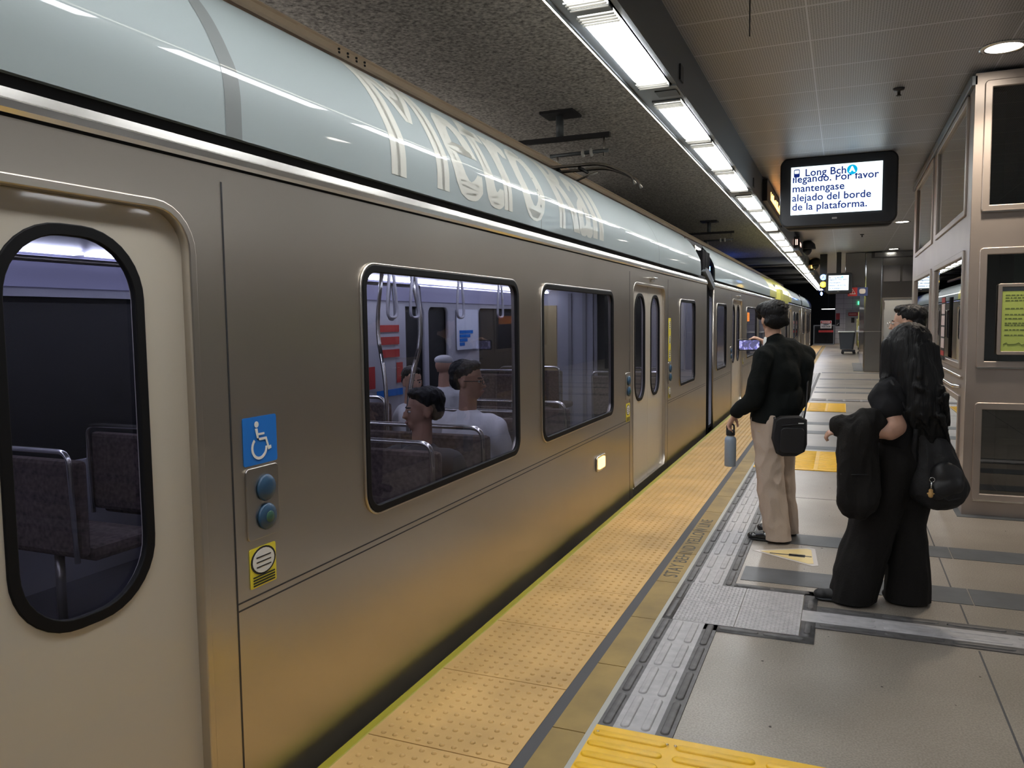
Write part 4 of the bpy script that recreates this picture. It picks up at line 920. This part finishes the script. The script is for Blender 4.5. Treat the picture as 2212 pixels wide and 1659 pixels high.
def ell_bm(bm,c,r,rot=None):
    t=bmesh.new(); bmesh.ops.create_icosphere(t,subdivisions=3,radius=1)
    m=(rot.to_4x4() if rot else Matrix.Identity(4))
    for v in t.verts: v.co=Vector(c)+(m@Vector((v.co.x*r[0],v.co.y*r[1],v.co.z*r[2])))
    me=bpy.data.meshes.new('t'); t.to_mesh(me); t.free(); bm.from_mesh(me); bpy.data.meshes.remove(me)
def blob(name,prims,m,parent=None,vox=.009,sm=5,wr=None,cuts=None):
    bm=bmesh.new()
    for p in prims:
        if p[0]=='c': cap_bm(bm,*p[1:])
        else: ell_bm(bm,*p[1:])
    me=bpy.data.meshes.new('b'); bm.to_mesh(me); bm.free(); ob=bpy.data.objects.new('b',me); COL.objects.link(ob)
    r=ob.modifiers.new('r','REMESH'); r.mode='VOXEL'; r.voxel_size=vox
    if sm: s=ob.modifiers.new('s','SMOOTH'); s.iterations=sm; s.factor=.5
    dg=bpy.context.evaluated_depsgraph_get(); dg.update(); out=bpy.data.meshes.new_from_object(ob.evaluated_get(dg)); bpy.data.objects.remove(ob); bpy.data.meshes.remove(me)
    if wr or cuts:
        bm=bmesh.new(); bm.from_mesh(out); bm.normal_update()
        if wr:
            for v in bm.verts:
                d=0
                for (amp,sx,sy,sz,ph) in wr:
                    q=noise.noise(Vector((v.co.x*sx+ph,v.co.y*sy,v.co.z*sz))); d+=amp*(1-2*abs(q)*2) if amp>0 else -amp*q*2
                v.co+=v.normal*d
        for co,no in (cuts or []):
            bmesh.ops.bisect_plane(bm,geom=bm.verts[:]+bm.edges[:]+bm.faces[:],plane_co=co,plane_no=no,clear_outer=True)
            ed=[e for e in bm.edges if e.is_boundary]
            if ed: bmesh.ops.holes_fill(bm,edges=ed)
        bm.to_mesh(out); bm.free()
    return link(name,out,m,parent,True)
def rot(yaw,pitch=0,roll=0): return Matrix.Rotation(yaw,3,'Z')@Matrix.Rotation(pitch,3,'X')@Matrix.Rotation(roll,3,'Y')
# local head frame: +Y faces forward, +X is the person's right, z up ; centre at mid-head
def headprims(c,Rm,s=1.0):
    c=Vector(c); P=lambda x,y,z: c+Rm@Vector((x,y,z))*s
    E=lambda x,y,z,a,b,d: ('e',P(x,y,z),(a*s,b*s,d*s),Rm)
    return [E(0,-.012,.035,.074,.094,.082),E(0,.02,-.02,.062,.072,.088),E(0,.045,-.075,.042,.042,.035),E(0,.02,-.055,.055,.055,.045),
            E(0,.095,-.018,.011,.017,.024),E(0,.104,-.032,.015,.014,.010),E(0,.083,.012,.045,.012,.010),E(0,.086,-.066,.022,.012,.010),
            E(.076,-.008,-.01,.008,.020,.032),E(-.076,-.008,-.01,.008,.020,.032)]
def face_parts(c,Rm,body,s=1.0,dark=True):
    c=Vector(c); P=lambda x,y,z: c+Rm@Vector((x,y,z))*s
    for sx in (-1,1):
        bm=bmesh.new(); ell_bm(bm,P(.031*sx,.082,.000),(.013*s,.008*s,.007*s),Rm); e=bmo('eye',bm,'eye',body,True)
        bm=bmesh.new(); ell_bm(bm,P(.031*sx,.089,.000),(.006*s,.003*s,.006*s),Rm); bmo('iris',bm,'black',e,True)
        bm=bmesh.new(); cap_bm(bm,P(.012*sx,.092,.019),P(.048*sx,.080,.022),.004*s,.003*s); bmo('eyebrow',bm,'hair',body,True)
    bm=bmesh.new(); ell_bm(bm,P(0,.093,-.062),(.024*s,.006*s,.007*s),Rm); bmo('lips',bm,'lip',body,True)
def fingers(p,d,palm_n,curl,s=1.0,spread=None):
    """returns prims for four fingers+thumb. p wrist end of palm, d direction of the palm, palm_n palm normal (towards which fingers curl)"""
    p=Vector(p); d=Vector(d).normalized(); n=Vector(palm_n); n=(n-d*n.dot(d)).normalized(); sd=d.cross(n)
    out=[('c',p,p+d*.075*s,.026*s,.034*s,(n,.5))]
    L_=[.068,.078,.073,.058]
    for i in range(4):
        o=p+d*.082*s+sd*((i-1.5)*.019*s); a=0; q=o; r=.0088*s
        for j,f in enumerate((.45,.32,.23)):
            a+=curl*(.8+.1*i)*(1 if j else .8); dd=d*math.cos(a)+n*math.sin(a); q2=q+dd*L_[i]*f*s; out.append(('c',q,q2,r,r*.93)); q=q2; r*=.93
    o=p+d*.02*s-sd*.026*s; dd=(d*.6-sd*.55+n*.45).normalized(); q=o+dd*.045*s; out+= [('c',o,q,.013*s,.011*s),('c',q,q+(d*.7+n*.6).normalized()*.032*s,.010*s,.009*s)]
    return out
# =============================================================== MAN WITH PHONE
def man():
    t=thing('person',(-.38,5.82,0),'man in a black cardigan and khaki trousers filming the train with a phone','person')
    hc=Vector((-.455,5.83,1.545)); Rh=rot(.48,-.02)     # faces away (+Y) and a little towards the train
    body=[*headprims(hc,Rh,.98),('c',(-.445,5.81,1.30),(-.452,5.82,1.46),.058,.055),
      ('c',(-.40,5.82,.95),(-.38,5.82,1.22),.10,.095),('c',(-.48,5.74,1.31),(-.27,5.91,1.31),.045,.045),
      ('c',(-.51,5.70,1.29),(-.555,5.66,1.00),.045,.038),('c',(-.555,5.66,.985),(-.69,5.70,.885),.036,.028),
      ('c',(-.26,5.94,1.28),(-.33,6.13,1.12),.040,.036),('c',(-.33,6.13,1.12),(-.535,6.20,1.375),.036,.027),
      ('c',(-.46,5.75,.86),(-.45,5.73,.48),.075,.05),('c',(-.45,5.73,.48),(-.37,5.70,.09),.05,.035),('c',(-.37,5.90,.86),(-.37,5.92,.48),.075,.05),('c',(-.37,5.92,.48),(-.33,5.93,.09),.05,.035)]
    # left hand hangs on the bottle handle, right hand holds the phone
    body+=fingers((-.69,5.70,.882),(-.45,0,-.9),(.3,-.1,-.1),.62,.95)
    body+=fingers((-.535,6.20,1.378),(-.8,.05,.28),(-.2,-.1,-1),.55,.95)
    b=blob('body',body,'skin_a',t,vox=.0055,sm=3)
    face_parts(hc,Rh,b,.98)
    # cardigan
    card=[('c',(-.44,5.79,.84),(-.41,5.82,1.0),.172,.158,((-.6,.8,0),.8)),('c',(-.40,5.82,1.0),(-.375,5.82,1.25),.158,.168,((-.6,.8,0),.72)),('c',(-.47,5.745,1.315),(-.27,5.905,1.31),.068,.07),
      ('c',(-.435,5.81,1.36),(-.437,5.812,1.385),.09,.072),('c',(-.36,5.86,1.33),(-.42,5.82,1.36),.075,.08),
      ('c',(-.50,5.71,1.29),(-.555,5.65,1.0),.074,.062),('c',(-.555,5.65,.995),(-.675,5.69,.90),.06,.047),
      ('c',(-.245,5.92,1.29),(-.32,6.12,1.13),.07,.06),('c',(-.32,6.12,1.13),(-.50,6.18,1.34),.058,.045),('e',(-.37,5.76,1.15),(.11,.09,.16)),('e',(-.345,5.79,.98),(.11,.10,.14)),('c',(-.27,5.86,1.24),(-.30,5.88,1.0),.085,.10)]
    blob('cardigan',card,'cardigan',t,vox=.009,sm=5,wr=[(-.007,8,8,5,1),(.0035,14,14,9,3)],cuts=[((-.43,5.8,.825),(-.12,0,-1))])
    # collar of undershirt
    blob('shirt_collar',[('c',(-.452,5.815,1.36),(-.458,5.818,1.388),.066,.061)],'white',t,vox=.007,sm=2)
    ear=None
    # trousers
    tr=[('c',(-.43,5.80,.86),(-.43,5.80,.93),.135,.135,((-.6,.8,0),.85)),('c',(-.465,5.75,.84),(-.455,5.73,.48),.115,.092),('c',(-.455,5.73,.48),(-.385,5.705,-.04),.092,.094),('c',(-.385,5.88,.84),(-.385,5.91,.48),.11,.085),('c',(-.385,5.91,.48),(-.345,5.93,-.04),.085,.086)]
    blob('trousers',tr,'khaki',t,vox=.009,sm=4,wr=[(-.008,11,11,2.5,5),(.004,14,14,9,7)],cuts=[((0,0,.02),(0,0,-1))])
    bl=tube('belt_loop_seam',[(-.565,5.74,.79),(-.53,5.67,.775),(-.49,5.65,.775)],.004,'brass',t)
    # shoes
    for nm,h,toe in (('shoe',(-.36,5.70),(-.585,5.715)),('shoe',(-.32,5.93),(-.545,5.975))):
        hx,hy=h; tx,ty=toe
        s=blob(nm,[('c',(hx,hy,.045),((hx*2+tx)/3,(hy*2+ty)/3,.05),.040,.042),('c',((hx+tx)/2,(hy+ty)/2,.04),(tx+.04,ty,.03),.045,.034,((0,0,1),.8)),('e',(tx+.03,ty,.028),(.045,.04,.026))],'leather',t,vox=.006,sm=3,cuts=[((0,0,.012),(0,0,-1))])
        blob('sole',[('c',(hx,hy,.010),(tx+.035,ty,.010),.042,.043,((0,0,1),.28))],'black',s,vox=.005,sm=1,cuts=[((0,0,.001),(0,0,-1))])
    # hair
    P=lambda x,y,z: hc+Rh@Vector((x,y,z))*.98
    hp=[('e',P(0,-.025,.055),(.090,.104,.085),Rh),('e',P(0,-.06,.005),(.080,.066,.075),Rh),('e',P(.0,.04,.095),(.078,.06,.04),Rh),('e',P(-.055,.06,.075),(.04,.045,.045),Rh),('e',P(-.05,.10,.045),(.030,.026,.045),Rh),('e',P(.05,.08,.05),(.03,.03,.04),Rh),('c',P(-.06,-.07,-.02),P(.06,-.07,-.02),.032,.032),('e',P(.072,-.03,.0),(.014,.03,.04),Rh)]
    for i in range(70):
        a=R.uniform(0,2*PI); e=R.uniform(.3,1.3); n_=Vector((math.cos(a)*math.cos(e)*.083,math.sin(a)*math.cos(e)*.095-.02,math.sin(e)*.08+.05)); p=P(*n_); q=P(n_.x*1.12+.01,n_.y*1.08-.02,n_.z+.006); hp.append(('c',p,q,.010,.004))
    blob('hair',hp,'hair',t,vox=.0055,sm=4,wr=[(.0018,60,60,40,2)])
    tube('earphone',[P(.086,.0,-.01),P(.094,.012,-.008),P(.09,.02,-.03)],.006,'white',t)
    # phone, held: its own thing
    ph=thing('phone',(-.60,6.19,1.34),'phone held up sideways by the man, screen lit blue','phone')
    d=Vector((.99,.12,0)).normalized()
    plate('phone_case',[rr(-.082,.082,-.040,.040,.012)],.009,(-.648,6.175,1.355),(d.x,d.y,0),(0,0,1),'phone',ph,bevel=.002); plate('phone_display',[rr(-.072,.072,-.035,.035,.006)],.001,(-.647,6.1695,1.355),(d.x,d.y,0),(0,0,1),'phone_screen',ph)
    # bag
    bg=thing('crossbody_bag',(-.33,5.60,.65),'black zipped crossbody bag on the hip of the man in khaki trousers','bag')
    o=(-.318,5.615,.76); ax=Vector((.985,.17,0)).normalized(); ay=Vector((.03,0,1)).normalized()
    sh=[(-.095,.10),(-.105,-.02),(-.075,-.11),(-.045,-.125),(.04,-.122),(.085,-.095),(.097,-.05),(.09,.105),(.05,.125),(-.06,.12)]
    plate('bag_body',[sh],.075,o,ax,ay,'nylon',bg,bevel=.012)
    n=ax.cross(ay); o2=Vector(o)+n*.043
    plate('front_pocket',[rr(-.062,.082,-.105,.055,.025)],.02,o2,ax,ay,'nylon2',bg,bevel=.006)
    tube('zip',[Vector(o2)+ax*(-.06)+ay*.075,Vector(o2)+ax*.08+ay*.085],.003,'nylon2',bg); plate('zip_tag',[rr(.045,.08,.088,.094,.001)],.003,Vector(o2)+n*.002,ax,ay,'sign_white',bg)
    tube('strap',bend([(-.41,5.62,.86),(-.475,5.63,1.0),(-.53,5.60,1.2)],.05)[:1]+[(-.42,5.63,.88)],.009,'nylon2',bg)
    tube('strap',[(-.235,5.66,.86),(-.222,5.72,.95),(-.218,5.80,1.1),(-.215,5.88,1.25),(-.22,5.93,1.33)],.006,'nylon2',bg)
    # bottle
    bx,by=-.718,5.70
    bt=thing('water_bottle',(bx,by,.50),'pale blue metal water bottle with black cap hanging from the man\'s hand','bottle')
    lathe('flask',[(.002,0),(.036,.0),(.040,.005),(.040,.185),(.037,.20),(.028,.212),(.024,.214)],(bx,by,.515),'bottle_blue',bt,32); lathe('collar',[(.026,0),(.026,.006),(.02,.006)],(bx,by,.729),'steel_bright',bt,24); lathe('cap',[(.029,0),(.031,.003),(.031,.035),(.028,.038),(.003,.038)],(bx,by,.735),'black',bt,24)
    tube('handle',bend([(bx-.024,by,.765),(bx-.024,by,.815),(bx+.024,by,.815),(bx+.024,by,.765)],.022),.006,'black',bt)
man()
# =============================================================== WOMAN
def woman():
    t=thing('person',(.28,4.70,0),'woman in black with long black hair, seen from behind with a backpack','person')
    hc=Vector((.315,4.72,1.385)); Rh=rot(.75,-.05)
    dn=Vector((-.85,.5,0)).normalized()
    body=[*headprims(hc,Rh,.98),('c',(.30,4.70,1.16),(.31,4.71,1.30),.055,.052),('c',(.31,4.72,.80),(.29,4.71,1.10),.13,.13),('c',(.20,4.60,1.13),(.40,4.85,1.14),.05,.05),
      ('c',(.20,4.58,1.10),(.262,4.52,.99),.055,.052),('c',(.262,4.52,.985),(.235,4.50,.965),.052,.050),('c',(.235,4.50,.965),(.02,4.50,.955),.046,.028),
      ('c',(.42,4.86,1.10),(.40,4.93,.88),.05,.04),('c',(.40,4.93,.88),(.20,4.98,.80),.036,.028),
      ('c',(.24,4.66,.80),(.14,4.62,.45),.09,.06),('c',(.14,4.62,.45),(.08,4.63,.09),.06,.04),('c',(.35,4.80,.80),(.33,4.76,.45),.09,.06),('c',(.33,4.76,.45),(.36,4.72,.09),.06,.04)]
    body+=fingers((.02,4.50,.953),(-.9,.1,-.1),(.0,.3,-1),.7,.85)+fingers((.20,4.98,.80),(-.9,.2,-.2),(0,-.4,-1),.6,.85)
    b=blob('body',body,'skin_c',t,vox=.006,sm=3); face_parts(hc,Rh,b,.98)
    tee=[('c',(.31,4.72,.80),(.29,4.71,1.05),.165,.15,(dn,.85)),('c',(.22,4.62,1.13),(.38,4.83,1.14),.075,.075),('c',(.29,4.70,1.05),(.29,4.70,1.13),.15,.12,(dn,.8)),('c',(.30,4.70,1.20),(.215,4.61,1.135),.075,.075),('c',(.30,4.71,1.20),(.40,4.84,1.135),.075,.075),('c',(.24,4.64,1.10),(.25,4.62,.95),.10,.10),('c',(.20,4.60,1.12),(.225,4.55,1.075),.078,.070),('c',(.41,4.86,1.11),(.40,4.92,1.0),.075,.072),('c',(.30,4.70,1.18),(.305,4.705,1.21),.08,.065)]
    blob('t_shirt',tee,'tee',t,vox=.009,sm=4,wr=[(-.006,9,9,6,4),(.003,14,14,9,8)])
    tr=[('c',(.31,4.72,.80),(.31,4.72,.88),.16,.155,(dn,.9)),('c',(.255,4.66,.78),(.165,4.63,.45),.14,.125),('c',(.165,4.63,.45),(.06,4.63,-.06),.118,.128),('c',(.345,4.78,.78),(.335,4.76,.45),.135,.115),('c',(.335,4.76,.45),(.35,4.72,-.06),.108,.118)]
    blob('wide_trousers',tr,'jeans_black',t,vox=.01,sm=4,wr=[(-.010,7,7,3,2),(.004,12,12,6,6)],cuts=[((0,0,.014),(.0,0,-1))])
    for hx,hy,tx,ty in ((.06,4.61,-.11,4.60),(.36,4.68,.24,4.74)):
        s=blob('shoe',[('c',(hx,hy,.04),(tx+.04,ty,.03),.045,.036,((0,0,1),.8)),('e',(tx+.03,ty,.03),(.045,.042,.03))],'black',t,vox=.006,sm=3,cuts=[((0,0,.008),(0,0,-1))])
        blob('sole',[('c',(hx,hy,.012),(tx+.035,ty,.012),.048,.045,((0,0,1),.28))],'black_plastic',s,vox=.006,sm=1,cuts=[((0,0,.001),(0,0,-1))])
    P=lambda x,y,z: hc+Rh@Vector((x,y,z))
    hp=[('e',P(0,-.02,.04),(.098,.115,.098),Rh),('c',P(-.01,-.03,.0),P(.0,-.05,-.12),.108,.12,(Rh@Vector((0,1,0)),.85)),('c',P(0,-.05,-.10),(.385,4.66,1.08),.115,.125),('c',(.385,4.66,1.10),(.435,4.65,.97),.115,.075),('c',P(-.07,.04,.02),P(-.085,.05,-.15),.045,.04),('c',P(-.085,.05,-.13),(.185,4.60,1.08),.035,.018),('c',(.43,4.63,1.02),(.50,4.62,.93),.07,.02)]
    for i in range(46):
        a=R.uniform(-.13,.11); z=R.uniform(1.02,1.2); x0=.39+a; hp.append(('c',(x0,4.56+R.uniform(-.01,.08),z),(x0+R.uniform(.01,.07),4.58+R.uniform(0,.06),z-R.uniform(.08,.18)),.020,.003))
    for i in range(18):
        x0=R.uniform(-.06,.07); hp.append(('c',P(x0,-.13,.03-.5*abs(x0)),P(x0*1.3,-.145,-.15),.016,.014))
    blob('hair',hp,'hair',t,vox=.007,sm=4,wr=[(.0025,40,40,4,2),(.0015,80,80,5,9)])
    # backpack
    bk=thing('backpack',(.46,4.62,.55),'black backpack with a keychain hanging low behind the woman','backpack')
    bp=blob('pack_body',[('c',(.435,4.66,.68),(.41,4.68,.93),.125,.085),('c',(.50,4.63,.68),(.47,4.65,.88),.105,.07),('e',(.475,4.63,.66),(.145,.13,.115)),('c',(.53,4.63,.68),(.49,4.64,.86),.075,.06),('c',(.40,4.66,.93),(.375,4.68,.99),.07,.05)],'nylon',bk,vox=.008,sm=5,wr=[(-.008,9,9,7,3),(.003,18,18,9,1)])
    blob('front_pocket',[('c',(.46,4.545,.66),(.53,4.555,.69),.055,.055),('e',(.50,4.555,.71),(.085,.042,.10))],'nylon2',bk,vox=.008,sm=3,wr=[(-.004,14,14,10,3)])
    tube('zip_line',[(.405,4.535,.90),(.415,4.515,.82),(.42,4.50,.72),(.45,4.49,.655),(.51,4.49,.62),(.565,4.51,.635)],.0035,'nylon',bk)
    tube('shoulder_strap',[(.36,4.60,.96),(.29,4.56,1.10),(.24,4.60,1.215),(.19,4.66,1.17)],.012,'nylon',bk); tube('shoulder_strap',[(.37,4.60,.72),(.35,4.57,.86),(.36,4.575,.97)],.012,'nylon',bk)
    kc=thing('keychain',(.428,4.48,.63),'small tan figure keychain with a silver clip hanging on the backpack','keychain')
    bm=bmesh.new(); atube(bm,[Vector((.432+.012*math.cos(a),4.482,.725+.012*math.sin(a))) for a in [k*2*PI/14 for k in range(15)]],.0015,6,False); bmo('ring',bm,'silver',kc,True)
    tube('clip',[(.430,4.48,.713),(.428,4.478,.682)],.004,'silver',kc); blob('charm',[('e',(.427,4.478,.669),(.011,.008,.011)),('c',(.427,4.478,.658),(.427,4.478,.644),.011,.012),('c',(.412,4.478,.654),(.442,4.478,.654),.004,.004)],'wood_tan',kc,vox=.003,sm=1)
    # jacket over forearm
    jk=thing('folded_jacket',(.07,4.47,.5),'black jacket draped over the forearm of the woman and hanging down','jacket')
    blob('jacket_cloth',[('c',(.015,4.49,.985),(.15,4.50,1.0),.062,.075),('c',(.055,4.45,.96),(.045,4.44,.60),.062,.075),('c',(.105,4.46,.98),(.10,4.45,.60),.068,.08),('c',(.145,4.47,.98),(.135,4.46,.64),.045,.055),('e',(.075,4.445,.575),(.085,.06,.075)),('c',(.03,4.46,.93),(.02,4.45,.80),.045,.045)],'nylon2' if False else 'jeans_black',jk,vox=.008,sm=4,wr=[(-.012,12,12,4,5),(.004,20,20,8,1)])
    tube('jacket_seam',[(.0,4.385,.745),(.06,4.372,.748),(.13,4.385,.75)],.003,'nylon2',jk)
woman()
# =============================================================== MAN WITH GLASSES
def man2():
    t=thing('person',(.45,6.1,0),'man with short black hair and thin glasses standing behind the woman, only his head showing','person')
    hc=Vector((.405,6.1,1.505)); Rh=rot(1.3,0)
    body=[*headprims(hc,Rh,1.0),('c',(.45,6.1,1.28),(.44,6.1,1.42),.058,.055),('c',(.47,6.12,.92),(.47,6.12,1.2),.12,.13),('c',(.44,5.94,1.27),(.48,6.28,1.27),.05,.05),
      ('c',(.44,5.93,1.25),(.46,5.90,.98),.045,.038),('c',(.46,5.90,.98),(.36,5.93,.78),.036,.027),('c',(.48,6.30,1.25),(.50,6.33,.98),.045,.038),('c',(.50,6.33,.98),(.42,6.33,.78),.036,.027),
      ('c',(.46,6.03,.86),(.45,6.03,.48),.075,.05),('c',(.45,6.03,.48),(.46,6.03,.09),.05,.035),('c',(.48,6.2,.86),(.47,6.2,.48),.075,.05),('c',(.47,6.2,.48),(.48,6.2,.09),.05,.035)]
    body+=fingers((.36,5.93,.78),(-.3,.1,-1),(0,1,0),.35,.95)+fingers((.42,6.33,.78),(-.3,.1,-1),(0,-1,0),.35,.95)
    b=blob('body',body,'skin_a',t,vox=.0065,sm=3); face_parts(hc,Rh,b,1.0)
    blob('dark_shirt',[('c',(.47,6.12,.92),(.47,6.12,1.22),.15,.16),('c',(.45,5.97,1.27),(.48,6.25,1.27),.065,.065),('c',(.44,5.93,1.25),(.455,5.90,1.0),.07,.06),('c',(.48,6.30,1.25),(.50,6.33,1.0),.07,.06)],'shirt_dark',t,vox=.012,sm=4)
    blob('dark_trousers',[('c',(.47,6.12,.9),(.47,6.12,.8),.14,.14),('c',(.46,6.04,.8),(.46,6.03,.1),.09,.06),('c',(.48,6.2,.8),(.48,6.2,.1),.09,.06)],'shirt_dark',t,vox=.012,sm=3)
    for y in (6.03,6.2): blob('shoe',[('c',(.48,y,.04),(.34,y,.03),.042,.035)],'leather',t,vox=.008,sm=2,cuts=[((0,0,.001),(0,0,-1))])
    P=lambda x,y,z: hc+Rh@Vector((x,y,z))
    hp=[('e',P(0,-.03,.06),(.084,.098,.075),Rh),('e',P(0,-.07,.01),(.074,.05,.068),Rh),('e',P(0,.025,.098),(.064,.058,.032),Rh),('e',P(0,-.01,.085),(.078,.075,.048),Rh)]
    blob('hair',hp,'hair',t,vox=.006,sm=2,wr=[(.003,40,40,30,2)])
    g=thing('glasses',P(0,.1,0),'thin metal framed glasses worn by the man behind the woman','glasses')
    for sx in (-1,1):
        bm=bmesh.new(); atube(bm,[P(.032*sx+.022*math.cos(a),.112,-.004+.018*math.sin(a)) for a in [k*2*PI/18 for k in range(19)]],.0013,6,False); bmo('lens_rim',bm,'silver',g,True)
        tube('temple_arm',[P(.054*sx,.110,.004),P(.078*sx,.06,.006),P(.082*sx,-.01,.006)],.0014,'silver',g,6)
    tube('bridge',[P(-.01,.113,0),P(.01,.113,0)],.0014,'silver',g,6)
man2()
# =============================================================== RIDERS
def rider(hx,hy,hz,yaw,skin,shirt,label,hairy=True,glasses=False,capm=None,byaw=0):
    t=thing('person',(hx,hy,0),label,'person','riders seated in the near train car')
    Rh=rot(yaw,0); hc=Vector((hx,hy,hz)); Rb=rot(byaw,0); P=lambda x,y,z: hc+Rb@Vector((x,y,z))
    hz0=hz; sh=-.26
    body=[*headprims(hc,Rh,1.0),('c',P(0,-.02,-.2),P(0,-.01,-.07),.058,.055),('c',P(0,-.05,sh-.30),P(0,-.03,sh-.06),.13,.13),('c',P(-.16,-.03,sh),P(.16,-.03,sh),.05,.05),
      ('c',P(-.19,-.02,sh-.02),P(-.22,.06,sh-.28),.045,.038),('c',P(-.22,.06,sh-.28),P(-.12,.26,sh-.33),.036,.028),('c',P(.19,-.02,sh-.02),P(.22,.06,sh-.28),.045,.038),('c',P(.22,.06,sh-.28),P(.12,.26,sh-.33),.036,.028),
      ('c',P(-.1,0,-hz+.50),P(-.11,.42,-hz+.50),.08,.055),('c',P(-.11,.42,-hz+.50),P(-.11,.42,-hz+.06),.055,.038),('c',P(.1,0,-hz+.50),P(.11,.42,-hz+.50),.08,.055),('c',P(.11,.42,-hz+.50),P(.11,.42,-hz+.06),.055,.038)]
    body+=fingers(P(-.12,.26,sh-.33),Rb@Vector((.5,.8,-.1)),(0,0,-1),.35,.9)+fingers(P(.12,.26,sh-.33),Rb@Vector((-.5,.8,-.1)),(0,0,-1),.35,.9)
    b=blob('body',body,skin,t,vox=.008,sm=2); face_parts(hc,Rh,b,1.0)
    blob('shirt',[('c',P(0,-.05,sh-.30),P(0,-.03,sh-.06),.16,.155),('c',P(-.15,-.03,sh),P(.15,-.03,sh),.068,.068),('c',P(-.19,-.02,sh-.02),P(-.21,.03,sh-.2),.072,.068),('c',P(.19,-.02,sh-.02),P(.21,.03,sh-.2),.072,.068)],shirt,t,vox=.012,sm=4,wr=[(-.006,12,12,9,3)])
    blob('trousers',[('c',P(-.09,0,-hz+.50),P(-.11,.42,-hz+.50),.10,.075),('c',P(-.11,.42,-hz+.50),P(-.11,.42,-hz+.10),.075,.06),('c',P(.09,0,-hz+.50),P(.11,.42,-hz+.50),.10,.075),('c',P(.11,.42,-hz+.50),P(.11,.42,-hz+.10),.075,.06)],'shirt_dark',t,vox=.014,sm=3)
    Q=lambda x,y,z: hc+Rh@Vector((x,y,z))
    if hairy: blob('hair',[('e',Q(0,-.03,.06),(.084,.098,.075),Rh),('e',Q(0,-.07,.01),(.076,.05,.068),Rh),('e',Q(0,.03,.095),(.062,.055,.032),Rh)],'hair',t,vox=.008,sm=2,wr=[(.003,40,40,30,2)])
    if capm: blob('cap',[('e',Q(0,-.01,.085),(.088,.10,.05),Rh),('c',Q(-.04,.10,.06),Q(.04,.10,.06),.03,.03,((0,0,1),.3))],capm,t,vox=.008,sm=2)
    if glasses:
        bm=bmesh.new()
        for sx in (-1,1):
            atube(bm,[Q(.032*sx+.024*math.cos(a),.112,-.002+.016*math.sin(a)) for a in [k*2*PI/16 for k in range(17)]],.0025,6,False); atube(bm,[Q(.055*sx,.11,.002),Q(.08*sx,.0,.004)],.0025,6)
        bmo('eyeglasses',bm,'black',t,True)
rider(-2.12,4.38,1.19,-1.5,'skin_b','shirt_white','rider in a white shirt and dark glasses at the biggest train window',True,True)
rider(-2.12,3.80,1.07,2.3,'skin_b','shirt_dark','dark haired rider in a dark top in front of the white shirted rider',True)
rider(-3.3,5.75,1.06,-2.3,'skin_c','shirt_white','rider in white further back by the far side of the train',True,byaw=-1.2)
rider(-3.6,6.9,1.10,-.2,'skin_c','shirt_white','rider with a pale cap half hidden behind the white shirted rider',False,False,'shirt_white')
